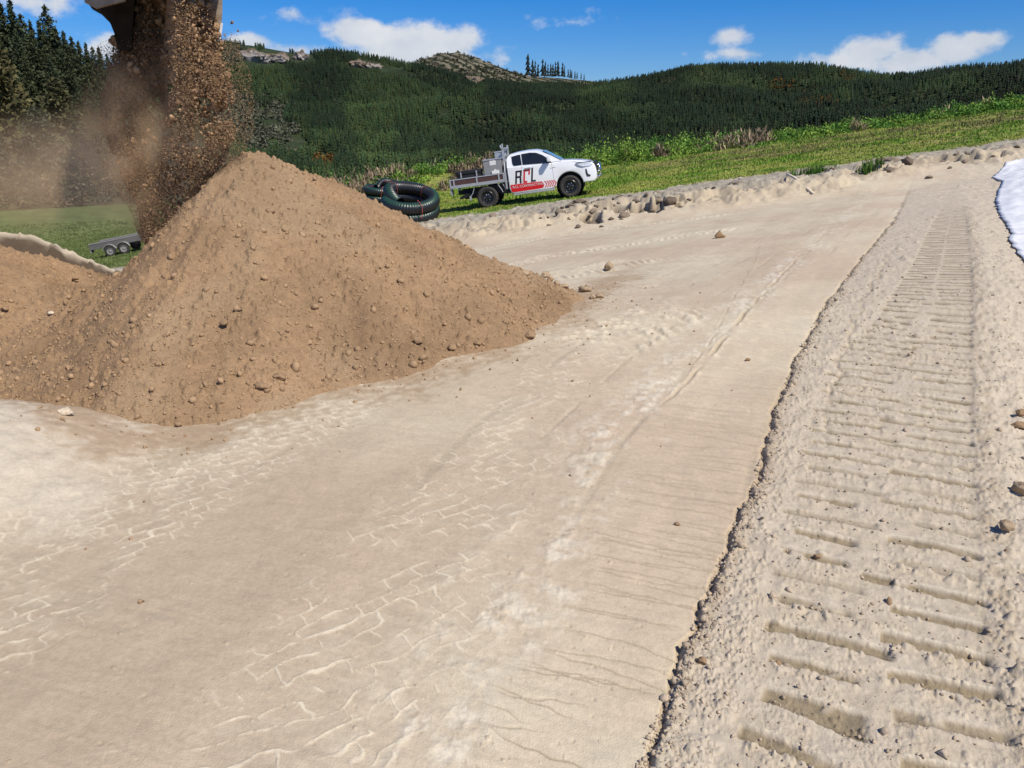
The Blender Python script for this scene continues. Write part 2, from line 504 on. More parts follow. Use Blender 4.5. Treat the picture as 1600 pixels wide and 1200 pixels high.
    pit = crumbs(x, y, 0.05, 0.22, 181, 0.06, 0.22, 0.7) * smooth(9, 6, y) * onroad
    z -= 0.6 * pit
    mixc(np.array([0.36, 0.28, 0.2]), smooth(0.001, 0.004, pit) * 0.35)
    # ---------------- loose shoulder with crawler marks
    sh = smooth(0.0, 0.07, de) * smooth(24, 17, y)
    step = 0.017 * smooth(-0.01, 0.02, de) * smooth(24, 15, y)
    z += step
    mixc(loose, sh * 0.9)
    # little trench at the road edge, its shade also painted in as brown
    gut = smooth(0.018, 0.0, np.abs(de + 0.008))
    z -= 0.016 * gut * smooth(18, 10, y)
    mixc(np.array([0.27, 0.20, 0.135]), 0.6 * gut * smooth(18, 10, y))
    d2 = de - 0.27 + 0.05 * perlin(se * 3, se * 0 + 7, 25)
    g2 = smooth(0.03, 0, np.abs(d2)) * smooth(3.4, 4.2, y) * smooth(11, 8, y)
    z += (-0.012 * g2 * smooth(-0.3, 0.2, fine + mid)  + 0.5 * smooth(0.07, 0, np.abs(d2)) * smooth(3, 4, y) * smooth(11, 8, y) * crumbs(x, y, 0.05, 0.7, 137, 0.12, 0.5, 0.9))
    mixc(np.array([0.33, 0.255, 0.18]), 0.4 * g2)
    dl, sl = poly_dist(x, y, TRL); dr, sr = poly_dist(x, y, TRR)
    dr = -dr
    wid = np.maximum(dl + dr, 0.05)
    w = dl / wid
    intr = smooth(-0.02, 0.03, dl) * smooth(-0.02, 0.03, dr) * smooth(15, 11.5, y)
    z -= 0.004 * intr
    tone = fbm(x * 4, y * 8, 3, 91)
    mixc(np.array([0.45, 0.36, 0.27]), intr * 0.8 * smooth(-0.4, 0.4, tone))
    for half in (0, 1):
        sc_ = sl if half == 0 else sr
        p = (sc_ + (0.10 if half else 0.0) + 0.012 * perlin(x * 2.5, y * 2.5, 93 + half) + (0.06 if half == 0 else 0.02) * w * wid) / 0.168
        k = np.floor(p).astype(np.int64); q = p - k
        ra = hash2(k, k * 0 + half, 5); rb = hash2(k, k * 0 + half, 6); rc = hash2(k, k * 0 + half, 7)
        if half == 0:
            w0 = 0.0 + 0.10 * ra; w1 = 0.36 + 0.22 * rb
        else:
            w0 = 0.42 + 0.26 * ra; w1 = 0.97 + 0.02 * rb
        on = smooth(w0 - 0.012, w0 + 0.012, w) * smooth(w1 + 0.03, w1 - 0.03, w)
        amp = np.clip(1.5 * rc + 0.2, 0, 1) * (0.8 if half == 0 else 1.05)
        far = smooth(5.5, 8, y)
        amp = amp * (1 - far) + far * (0.75 + 0.25 * rc)
        w0 = w0 * (1 - far) + far * (0.02 if half == 0 else 0.52); w1 = w1 * (1 - far) + far * (0.46 if half == 0 else 0.98)
        on = smooth(w0 - 0.012, w0 + 0.012, w) * smooth(w1 + 0.03, w1 - 0.03, w)
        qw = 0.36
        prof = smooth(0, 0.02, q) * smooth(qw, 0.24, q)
        lip = smooth(0.10, 0.0, np.minimum(q - qw, 1)) * (q > qw) * 0.3 + smooth(0.88, 1.0, q) * 0.5
        brk = np.maximum(far, smooth(-0.75, -0.2, fbm(x * 6, y * 6, 3, 96 + half) + (0.3 if half else 0.1)))
        g = prof * on * amp * intr * brk
        z += -(0.019 - 0.010 * far) * g + 0.010 * lip * on * amp * intr * brk
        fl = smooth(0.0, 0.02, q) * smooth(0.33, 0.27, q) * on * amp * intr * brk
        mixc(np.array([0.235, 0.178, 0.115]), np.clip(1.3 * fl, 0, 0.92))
        mixc(np.array([0.135, 0.098, 0.06]), 0.7 * np.clip(1.2 * fl, 0, 1) * smooth(0.17, 0.11, q))  # darkest by the near lip: the lip's shade painted on the groove floor
        mixc(np.array([0.57, 0.48, 0.375]), 0.6 * smooth(0.33, 0.38, q) * smooth(0.48, 0.40, q) * on * amp * intr * brk)  # pale edge past the groove, a painted highlight
        # loose soil that broke away beside every bar
        z += 0.012 * on * intr * smooth(0.55, 0.95, q) * smooth(0.0, 0.3, fbm(x * 22, y * 22, 3, 99)) * rb * (1 - far)
    # ridge of crumbs on the outer edge of the crawler path, then rough tipped sand
    outr = smooth(0.05, -0.08, dr) * smooth(26, 20, y) * (de > 0)
    z += 0.0 * smooth(0.0, -0.06, dr) * smooth(26, 20, y) * (de > 0)
    z -= 0.16 * smooth(0.0, -0.9, dr) * smooth(20, 6, y) * (de > 0)
    z += (0.010 * fbm(x * 3.1, y * 3.1, 4, 101) + 0.009 * fbm(x * 11, y * 11, 4, 105)) * outr
    mixc(np.array([0.475, 0.386, 0.303]), outr * 0.8)
    rough = sh * (1 - intr) * smooth(24, 18, y)
    c1 = crumbs(x, y, 0.040, 0.5, 111, 0.12, 0.5, 0.85)
    c2 = crumbs(x, y, 0.16, 0.22, 115, 0.08, 0.42, 0.75)
    c3 = crumbs(x, y, 0.022, 0.6, 119, 0.15, 0.5, 0.8)
    z += rough * (0.75 * c1 + 0.8 * c2 * smooth(0.1, 0.4, de) + 0.006 * fbm(x * 9, y * 9, 4, 117))
    z += rough * 1.3 * c3 * smooth(9, 5, y)
    mixc(np.array([0.40, 0.32, 0.235]), 0.35 * rough * smooth(0.02, 0.05, c2))
    z += intr * smooth(9, 6, y) * (0.55 * crumbs(x, y, 0.07, 0.16, 121, 0.08, 0.45, 0.8) + 1.1 * crumbs(x, y, 0.022, 0.45, 125, 0.12, 0.5, 0.8) * smooth(-0.3, 0.3, fbm(x * 5, y * 5, 3, 129)) + 0.0035 * fbm(x * 15, y * 15, 4, 127))
    # broken crust: sharp little plates and gaps in patches
    crust = np.abs(fbm(x * 44, y * 44, 3, 191)); pat2 = smooth(-0.15, 0.25, fbm(x * 5.5, y * 5.5, 3, 194) + 0.1)
    zone = np.clip(rough + intr * smooth(8, 5, y) * 0.5, 0, 1) * smooth(12, 8, y)
    z += zone * pat2 * 0.0052 * smooth(0.05, 0.45, crust)
    mixc(np.array([0.30, 0.235, 0.17]), 0.55 * zone * pat2 * smooth(0.12, 0.0, crust))
    cc_ = c1 * rough
    mixc(np.array([0.37, 0.295, 0.22]), 0.5 * smooth(0.004, 0.012, cc_))
    # heavy crumbs all along the edge
    edge_c = smooth(0.055, 0.008, np.abs(de - 0.02)) * smooth(16, 12, y)
    z += edge_c * (crumbs(x, y, 0.032, 0.7, 131, 0.12, 0.5, 0.85) + crumbs(x, y, 0.018, 0.8, 133, 0.15, 0.5, 0.8))
    edge2 = smooth(0.10, 0.01, np.abs(dr + 0.03)) * smooth(15, 12, y) * (de > 0)
    z += edge2 * crumbs(x, y, 0.035, 0.5, 135, 0.12, 0.5, 0.8)
    mixc(np.array([0.30, 0.23, 0.16]), 0.55 * np.maximum(edge_c, edge2) * smooth(-0.3, 0.3, fine))
    # ---------------- the pale tipped sand at the left edge
    dc = np.hypot((x - CREAM[0] + 0.25) / 1.05, (y - CREAM[1]) / 1.15)
    cm = smooth(1.25, 0.1, dc + 0.08 * mid)
    z += 0.30 * cm + 0.007 * cm * fbm(x * 9, y * 9, 4, 141) + cm * crumbs(x, y, 0.05, 0.4, 143, 0.1, 0.45, 0.7)
    mixc(np.array([0.49, 0.405, 0.32]), 0.9 * smooth(1.35, 0.7, dc + 0.35 * mid))
    # brown crumbs washed out of the heap over the road
    dbn, _ = poly_dist(x, y, BROWN_TOE)
    br = smooth(0.42, -0.05, np.abs(dbn) - 0.02 + 0.25 * mid + 0.16 * fine) * smooth(12, 9, y)
    mixc(brown, 0.7 * br)
    # ---------------- the cut bank and grey tilled strip in front of the grass
    yy = y + 0.7 * perlin(x * 0.22, x * 0, 151) + 0.35 * perlin(x * 0.9, x * 0 + 4, 152)
    bank = smooth(20.6, 21.6, yy) * smooth(24.0, 22.6, yy)
    bc = crumbs(x, y, 0.5, 0.5, 157, 0.12, 0.48, 0.8) + crumbs(x, y, 0.2, 0.6, 159, 0.12, 0.5, 0.9)
    lum = fbm(x * 0.9, y * 1.2, 4, 155)
    z += bank * (0.16 * smooth(-0.05, 0.12, fbm(x * 0.7, y * 1.3, 4, 162)) + 0.08 * np.abs(lum) + 0.3 * bc + 0.07 * fbm(x * 4, y * 4, 3, 158))
    mixc(np.array([0.42, 0.335, 0.245]), bank * 0.9)
    mixc(np.array([0.27, 0.215, 0.165]), bank * 0.8 * smooth(0.0, 0.5, fbm(x * 1.1, y * 1.6, 4, 160)))
    mixc(np.array([0.54, 0.45, 0.34]), 0.55 * smooth(13, 18, y) * smooth(21.5, 20, yy) * smooth(-0.2, 0.5, mid))
    gs = smooth(21.9, 22.7, yy - 0.05 * x * (x < 0) + 0.7 * lum)
    edge_turf = 27.0 + np.where(x < -6, 0.32 * np.clip(-x - 6, 0, 14), 0) + 0.9 * perlin(x * 0.35, x * 0, 161) - 0.05 * np.clip(x, 0, 30)
    tg = smooth(-0.5, 0.5, y - edge_turf + 0.5 * fbm(x * 1.7, y * 1.7, 3, 163))
    mixc(grey, gs)
    mixc(np.array([0.40, 0.345, 0.28]), gs * 0.75 * smooth(0.0, 0.6, fbm(x * 1.3, y * 2.1, 4, 165)))
    gz = gs * (1 - tg)
    z += gz * (0.05 * fbm(x * 2.6, y * 2.6, 4, 167) + 0.5 * crumbs(x, y, 0.26, 0.5, 171, 0.12, 0.48, 0.85) + 0.7 * crumbs(x, y, 0.13, 0.5, 173, 0.12, 0.5, 0.8))
    # collapsed pockets in the bank
    for (u, v, rx_, ry_, dp) in ((926, 343, 0.36, 0.5, 0.55), (968, 328, 0.36, 0.5, 0.5), (1012, 327, 0.52, 0.55, 0.6), (862, 344, 0.22, 0.3, 0.25), (1268, 278, 0.5, 0.4, 0.4), (1190, 290, 0.3, 0.3, 0.2), (1062, 322, 0.25, 0.3, 0.25)):
        g = ray(u, v)
        dd = np.hypot((x - g[0]) / rx_, (y - g[1] - 0.15) / ry_) + 0.32 * fbm(x * 2.2, y * 2.2, 4, 175)
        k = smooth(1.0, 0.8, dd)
        z -= 0.75 * dp * k * (0.8 + 0.3 * fbm(x * 4, y * 4, 3, 178))
        # slabs standing at the lip
        k2 = smooth(0.45, 0.0, np.abs(dd - 1.15)) * (y > g[1] - 0.2)
        z += 0.04 * k2 * (0.5 + perlin(x * 2.2, y * 2.2, 176))
        mixc(np.array([0.13, 0.092, 0.064]), 0.95 * k * smooth(-0.7, 0.0, mid))  # topsoil brown, taken darker to paint in the shade inside the pockets
    # grass land
    turf2 = np.where((x / np.maximum(y, 1) < -0.36)[:, None], np.array([[0.13, 0.155, 0.05]]), turf[None, :])
    gcol = turf2 * (1 + 0.3 * fbm(x * 0.5, y * 0.5, 3, 177)[:, None])
    m = np.clip(tg, 0, 1)[:, None]
    col = col * (1 - m) + gcol * m
    mixc(dry, tg * 0.6 * smooth(0.0, 0.5, fbm(x * 0.16, y * 0.3, 3, 179) + 0.1) * smooth(-8, 0, x))
    z += tg * 0.06 * fbm(x * 0.8, y * 0.8, 3, 183)
    col = col * (1 + 0.06 * fine)[:, None]
    col = col * (1 - tg[:, None]) * np.array([1.02, 1.07, 1.05]) + col * tg[:, None]
    return z, np.clip(col, 0.01, 0.9), tg


azf = np.radians(np.concatenate([np.linspace(-110, -42, 50)[:-1], np.linspace(-42, 42, 990), np.linspace(42, 110, 50)[1:]]))
rows = list(np.linspace(0.25, 1.35, 14)[:-1])
r_ = 1.35
while r_ < 165:
    rows.append(r_)
    phi = math.atan2(1.6, r_)
    dr_ = 0.00128 * 1.6 / math.sin(phi) ** 2
    cap = 0.05 if r_ < 27 else (0.05 + (r_ - 27) * 0.022)
    r_ += min(dr_, cap)
rows = np.array(rows)
RR, AA = np.meshgrid(rows, azf, indexing='ij')
gx = (RR * np.sin(AA)).ravel(); gy = (RR * np.cos(AA)).ravel()
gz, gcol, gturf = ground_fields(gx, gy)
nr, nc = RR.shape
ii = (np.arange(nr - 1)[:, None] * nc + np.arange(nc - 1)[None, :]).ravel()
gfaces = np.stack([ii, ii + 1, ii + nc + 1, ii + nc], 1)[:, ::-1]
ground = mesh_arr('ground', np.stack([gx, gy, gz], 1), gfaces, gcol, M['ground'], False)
tag(ground, kind='structure')
GZ = gz.reshape(nr, nc)


def gh(x, y):
    """height of the built ground at points (bilinear in its own polar grid)"""
    x = np.atleast_1d(np.asarray(x, float)); y = np.atleast_1d(np.asarray(y, float))
    r = np.hypot(x, y); a = np.arctan2(x, y)
    fi = np.interp(r, rows, np.arange(nr)); fj = np.interp(a, azf, np.arange(nc))
    i = np.minimum(fi.astype(int), nr - 2); j = np.minimum(fj.astype(int), nc - 2)
    u = fi - i; v = fj - j
    return (GZ[i, j] * (1 - u) + GZ[i + 1, j] * u) * (1 - v) + (GZ[i, j + 1] * (1 - u) + GZ[i + 1, j + 1] * u) * v


# ================================================================== SOIL HEAP
PEAK = P(392, 229, 7.25)
toe = list(rays([(925, 462), (900, 480), (820, 527), (700, 565), (560, 606), (430, 636), (300, 676), (170, 700)]))
toe += [np.array([-3.5, 4.8]), np.array([-4.25, 6.0]), np.array([-4.15, 7.3]), np.array([-4.3, 8.8]), np.array([-3.2, 10.2]), np.array([-1.4, 10.4]), np.array([0.0, 9.4])]
toe = np.array(toe)
ta = np.arctan2(toe[:, 1] - PEAK.y, toe[:, 0] - PEAK.x); tr = np.hypot(toe[:, 1] - PEAK.y, toe[:, 0] - PEAK.x)
o_ = np.argsort(ta); ta = ta[o_]; tr = tr[o_]
ta = np.concatenate([ta - 2 * np.pi, ta, ta + 2 * np.pi]); tr = np.tile(tr, 3)
_tg = np.linspace(-2 * np.pi, 2 * np.pi, 1441)
_tr = np.interp(_tg, ta, tr)
_kk = np.exp(-np.linspace(-2, 2, 61) ** 2); _kk /= _kk.sum()
_ts = np.convolve(np.pad(_tr, 30, 'edge'), _kk, 'valid')
_wt = smooth(0.5, 0.9, np.abs(((_tg - ta[len(ta) // 3] * 0 + np.pi) % (2 * np.pi)) - np.pi))       # the sharp tip on the right stays
ta, tr = _tg, _tr * (1 - _wt) + _ts * _wt
LM = np.array([-6.6, 6.9])     # crown of the low left heap


def heap(x, y):
    base = macro(x, y)
    dx = x - PEAK.x; dy = y - PEAK.y
    a = np.arctan2(dy, dx); d = np.hypot(dx, dy)
    R = np.interp(a, ta, tr)
    lobes = 1 + 0.05 * perlin(a * 3.0, a * 0, 201) + 0.03 * perlin(a * 9, d * 0.6, 202)
    rho = d / (R * lobes)
    top = PEAK.z - macro(np.array([PEAK.x]), np.array([PEAK.y]))[0]
    h = (top + 0.06) * np.maximum(0, 1 - np.sqrt(rho ** 2 + 0.0035)) ** (1.10 + 0.22 * smooth(0.3, -1.2, dx) * smooth(0.6, -0.6, dy))
    h = np.where(rho < 1, h, -0.22 * (rho - 1) * R)
    # low heap on the left
    r2 = np.hypot((x - LM[0]) / np.where(x > LM[0], 3.9, 4.0), (y - LM[1]) / np.where(y < LM[1], 2.75, 2.2))
    h2 = 1.85 * (1 - r2 * (1 + 0.06 * perlin(x * 0.9, y * 0.9, 203)))
    h2 = np.where(h2 > 0, h2, h2 * 0.5)
    # spread skirt of crumbs in front
    k = 0.45
    e = np.clip(0.5 + 0.5 * (h - h2) / k, 0, 1)
    hh = h2 * (1 - e) + h * e + k * e * (1 - e)
    return base + hh, hh


def heap_full(x, y):
    z, hh = heap(x, y)
    m = smooth(-0.05, 0.25, hh)
    z = z + m * (0.045 * fbm(x * 1.4, y * 1.4, 4, 211) + 0.016 * fbm(x * 5, y * 5, 5, 215) + 0.010 * np.abs(fbm(x * 2.6, y * 2.6, 3, 217)))
    dn = fbm(x * 1.1, y * 1.1, 3, 219)
    mm = smooth(-0.06, 0.05, hh)
    z = z + mm * (1.15 * crumbs(x, y, 0.065, 0.68, 221, 0.14, 0.5, 0.95) + 0.85 * crumbs(x, y, 0.12, 0.22 + 0.12 * (dn > 0.1), 225, 0.12, 0.42, 0.8)
                  + 0.7 * crumbs(x, y, 0.022, 0.7, 229, 0.15, 0.5, 0.8))
    z = z + mm * 0.75 * crumbs(x, y, 0.22, 0.16, 233, 0.08, 0.30, 0.75) * smooth(0.9, 0.1, hh)
    z = z - 0.05 * smooth(0.03, -0.03, hh)
    return z, hh


PEAK_A = 34
pa = np.radians(np.linspace(-46, 12, 900))
pr = []
r_ = 3.2
while r_ < 11.8:
    pr.append(r_)
    r_ += min(0.0014 * 1.4 / math.sin(math.atan2(1.4, r_)) ** 2 * 0.6, 0.011)
pr = np.array(pr)
RR2, AA2 = np.meshgrid(pr, pa, indexing='ij')
px_ = (RR2 * np.sin(AA2)).ravel(); py_ = (RR2 * np.cos(AA2)).ravel()
pz_, ph_ = heap_full(px_, py_)
c0 = np.array([0.305, 0.198, 0.112])
pc = c0[None, :] * (1 + 0.16 * fbm(px_ * 1.2, py_ * 1.2, 4, 241) + 0.10 * fbm(px_ * 13, py_ * 13, 3, 245))[:, None]
mlt = smooth(-0.1, 0.5, fbm(px_ * 0.8 + 3, py_ * 0.8, 3, 247))[:, None]
wet = smooth(1.35, 0.35, np.hypot((px_ - PEAK.x + 0.75) / 0.8, py_ - PEAK.y + 0.1) + 0.4 * fbm(px_ * 2, py_ * 2, 3, 249)) * 0.55
wet = np.maximum(wet, 0.45 * smooth(0.25, 0.7, fbm(px_ * 1.6, py_ * 0.7, 4, 250)))[:, None]
pc = pc * (1 - wet) + wet * np.array([0.205, 0.130, 0.073])
pc = pc * (1 - 0.35 * mlt) + 0.35 * mlt * np.array([0.36, 0.262, 0.165])
n2, m2 = RR2.shape
qi = (np.arange(n2 - 1)[:, None] * m2 + np.arange(m2 - 1)[None, :]).ravel()
pf = np.stack([qi, qi + 1, qi + m2 + 1, qi + m2], 1)[:, ::-1]
keep = (ph_[pf] > -0.045).all(1)
pf = pf[keep]
used = np.unique(pf); remap = -np.ones(len(px_), int); remap[used] = np.arange(len(used))
soil_heap = mesh_arr('soil_heap', np.stack([px_, py_, pz_], 1)[used], remap[pf], np.clip(pc[used], 0.02, 0.8), M['soil'], False)
tag(soil_heap, 'large peaked heap of loose brown soil beside the pale road', 'soil heap')


def surf(x, y):
    x = np.atleast_1d(np.asarray(x, float)); y = np.atleast_1d(np.asarray(y, float))
    zg = gh(x, y)
    zh, hh = heap(x, y)
    return np.where(hh > 0, np.maximum(zh, zg), zg)


def ray_surf(u, v):
    d = pixdir(u, v)
    t = np.arange(2.0, 60, 0.01) / d[1]
    X = d[0] * t; Y = d[1] * t
    zz = CAM_H + d[2] * t - surf(X, Y)
    i = int(np.argmax(zz < 0)) if (zz < 0).any() else len(t) - 1
    return X[i], Y[i], CAM_H + d[2] * t[i]


# dark topsoil bank with a pale crest behind the left heap
def spoil_bank():
    a = P(-120, 360, 10.2); b = P(20, 374, 10.4); c = P(85, 402, 10.6); d = P(150, 428, 10.8); e = P(240, 470, 11.2)
    pts = [a, b, c, d, e]
    n = 160; k = 44
    V = []; CC = []
    for i in range(n):
        t = i / (n - 1) * 4
        j = min(int(t), 3); f = t - j
        p = pts[j].lerp(pts[j + 1], f)
        g = float(macro(np.array([p.x]), np.array([p.y]))[0]) - 0.3
        for q in range(k):
            s = q / (k - 1)
            off = -1.3 + 3.0 * s           # towards the camera is negative
            hgt = p.z - g
            prof = max(0.0, 1 - abs(off - 0.45) / 1.6) ** 0.9
            V.append((p.x, p.y + off, g + hgt * prof)); CC.append(off)
    V = np.array(V); CC = np.array(CC)
    nz = fbm(V[:, 0] * 3, V[:, 1] * 3, 4, 251)
    V[:, 2] += 0.03 * nz + crumbs(V[:, 0], V[:, 1], 0.13, 0.6, 253, 0.15, 0.5, 1.0) + crumbs(V[:, 0], V[:, 1], 0.3, 0.4, 255, 0.15, 0.5, 0.8)
    m = smooth(0.36, 0.42, CC + 0.04 * nz)[:, None]
    colr = (1 - m) * np.array([0.085, 0.062, 0.042]) + m * np.array([0.50, 0.42, 0.31])
    qi = (np.arange(n - 1)[:, None] * k + np.arange(k - 1)[None, :]).ravel()
    o = mesh_arr('spoil_bank', V, np.stack([qi, qi + 1, qi + k + 1, qi + k], 1), colr, M['ground'], False)
    tag(o, 'low bank of dark topsoil with pale crest behind the brown heap', 'earth bank')


spoil_bank()

# ------------------------------------------------------------------ lumps


def lump_templates(nv=4, sub=1, seed=3, amp=0.28):
    out = []
    r = random.Random(seed)
    for k in range(nv):
        bm = bmesh.new(); bmesh.ops.create_icosphere(bm, subdivisions=sub, radius=1.0)
        n = np.array([v.co for v in bm.verts]); f = np.array([[v.index for v in fa.verts] for fa in bm.faces]); bm.free()
        off = np.array([r.uniform(-20, 20) for _ in range(3)])
        d = perlin(n[:, 0] * 1.6 + off[0] + n[:, 2], n[:, 1] * 1.6 + off[1] - n[:, 2] * 0.7, 300 + k)
        d2 = perlin(n[:, 0] * 3.6 + off[2] + n[:, 2] * 2, n[:, 1] * 3.6 + off[1] - n[:, 2] * 2.7, 320 + k)
        n = n * (1 + amp * 1.6 * d + amp * 0.7 * d2)[:, None]
        for c in range(3):                       # a few broken flat faces
            ax = np.array([r.gauss(0, 1) for _ in range(3)]); ax /= np.linalg.norm(ax)
            t = r.uniform(0.55, 0.85)
            pr_ = n @ ax
            n = n - np.outer(np.maximum(0, pr_ - t), ax)
        out.append((n, f))
    return out


def rand_rot(n, g):
    q = g.normal(size=(n, 4)); q /= np.linalg.norm(q, axis=1)[:, None]
    w, x, y, z = q.T
    return np.stack([1 - 2 * (y * y + z * z), 2 * (x * y - z * w), 2 * (x * z + y * w), 2 * (x * y + z * w), 1 - 2 * (x * x + z * z), 2 * (y * z - x * w), 2 * (x * z - y * w), 2 * (y * z + x * w), 1 - 2 * (x * x + y * y)], 1).reshape(n, 3, 3)


def scatter(templates, pos, size, g, cols=None, aniso=0.3, rot=True):
    """merge many copies; size (n,) ; returns verts, tris, colours"""
    V = []; F = []; K = []; off = 0
    idx = g.integers(0, len(templates), len(pos))
    for k, (tv, tf) in enumerate(templates):
        sel = np.where(idx == k)[0]
        if len(sel) == 0: continue
        s = size[sel][:, None] * (1 + aniso * (g.random((len(sel), 3)) - 0.5) * 2)
        v = tv[None] * s[:, None, :]
        if rot:
            v = np.einsum('nij,nvj->nvi', rand_rot(len(sel), g), v)
        v = v + pos[sel][:, None, :]
        n = len(sel); m = len(tv)
        V.append(v.reshape(-1, 3)); F.append((tf[None] + (off + np.arange(n) * m)[:, None, None]).reshape(-1, 3))
        if cols is not None: K.append(np.repeat(cols[sel], m, 0))
        off += n * m
    return np.concatenate(V), np.concatenate(F), (np.concatenate(K) if K else None)


LUMP1 = lump_templates(6, 1, 3, 0.34)
LUMP2 = lump_templates(6, 2, 5, 0.40)
LUMP0 = [(np.array([(1, 0, 0), (-1, 0, 0), (0, 1, 0), (0, -1, 0), (0, 0, 1), (0, 0, -1)], float) * np.array([1, .8, .7]),
          np.array([(0, 2, 4), (2, 1, 4), (1, 3, 4), (3, 0, 4), (2, 0, 5), (1, 2, 5), (3, 1, 5), (0, 3, 5)]))]


def soil_col(n, g, base=(0.265, 0.170, 0.096), var=0.22):
    return np.clip(np.array(base)[None] * (1 + var * g.normal(size=(n, 1))), 0.04, 0.7)


# crumbs on the heap and at its toe
def soil_crumbs():
    g = np.random.default_rng(31)
    n = 46000
    x = g.uniform(-7.5, 1.3, n); y = g.uniform(3.6, 9.0, n)
    _, hh = heap(x, y)
    dbn, _ = poly_dist(x, y, np.array(toe[:7]))
    pk = np.where(hh > 0, 0.25 + 0.45 * smooth(0.8, 0.05, hh), 0.12 * np.exp(-np.maximum(-hh, 0) / 0.05))
    k = g.random(n) < pk
    x, y, hh = x[k], y[k], hh[k]
    sz = 0.004 + 0.009 * g.random(len(x)) ** 2.5 + 0.024 * g.random(len(x)) ** 22 * (hh > -0.02)
    z = np.where(hh > 0, heap_full(x, y)[0], surf(x, y)) + sz * np.where(hh > 0, 0.2, 0.35)
    v, f, c = scatter(LUMP1, np.stack([x, y, z], 1), sz, g, soil_col(len(x), g, (0.33, 0.22, 0.128), 0.10))
    o = mesh_arr('soil_crumbs', v, f, c, M['clod'])
    tag(o, 'small brown crumbs scattered over the heap and its toe', 'soil crumbs', kind='stuff')
    # grey and tan crumbs on the shoulder and road
    n = 7000
    i = g.integers(0, len(EDGE) - 2, n); t = g.random(n)
    p = EDGE[i] * (1 - t[:, None]) + EDGE[i + 1] * t[:, None]
    d = np.abs(g.normal(0, 0.04, n)) - 0.015 + (g.random(n) < 0.6) * g.random(n) * 2.2
    nrm = (EDGE[i + 1] - EDGE[i]); nrm /= np.hypot(nrm[:, 0], nrm[:, 1])[:, None]
    x = p[:, 0] + nrm[:, 1] * d; y = p[:, 1] - nrm[:, 0] * d
    k = (y < 15) & (y > 0.8); x, y, d = x[k], y[k], d[k]
    sz = 0.002 + 0.005 * g.random(len(x)) ** 2 + 0.012 * g.random(len(x)) ** 22
    v, f, c = scatter(LUMP1, np.stack([x, y, gh(x, y) + sz * 0.4], 1), sz, g, soil_col(len(x), g, (0.40, 0.32, 0.235), 0.14))
    o = mesh_arr('sand_crumbs', v, f, c, M['clod'])
    tag(o, 'pale sandy crumbs along the broken road edge', 'sand crumbs', kind='stuff')
    # loose grit on the road near the toe
    n = 420
    x = g.uniform(-2.8, 2.2, n); y = g.uniform(2.2, 9.0, n)
    dbn, _ = poly_dist(x, y, BROWN_TOE[::-1])
    k = (g.random(n) < np.exp(-np.abs(dbn) / 0.55) + 0.03); x, y = x[k], y[k]
    _, hh = heap(x, y); k = hh < 0; x, y = x[k], y[k]
    sz = 0.006 + 0.011 * g.random(len(x)) ** 2
    v, f, c = scatter(LUMP1, np.stack([x, y, gh(x, y) + sz * 0.4], 1), sz, g, soil_col(len(x), g, (0.30, 0.2, 0.12), 0.2))
    o = mesh_arr('road_grit', v, f, c, M['clod'])
    tag(o, 'scattered brown grit on the rolled road surface', 'grit', kind='stuff')


soil_crumbs()

BIGLUMP = lump_templates(7, 3, 9, 0.22)


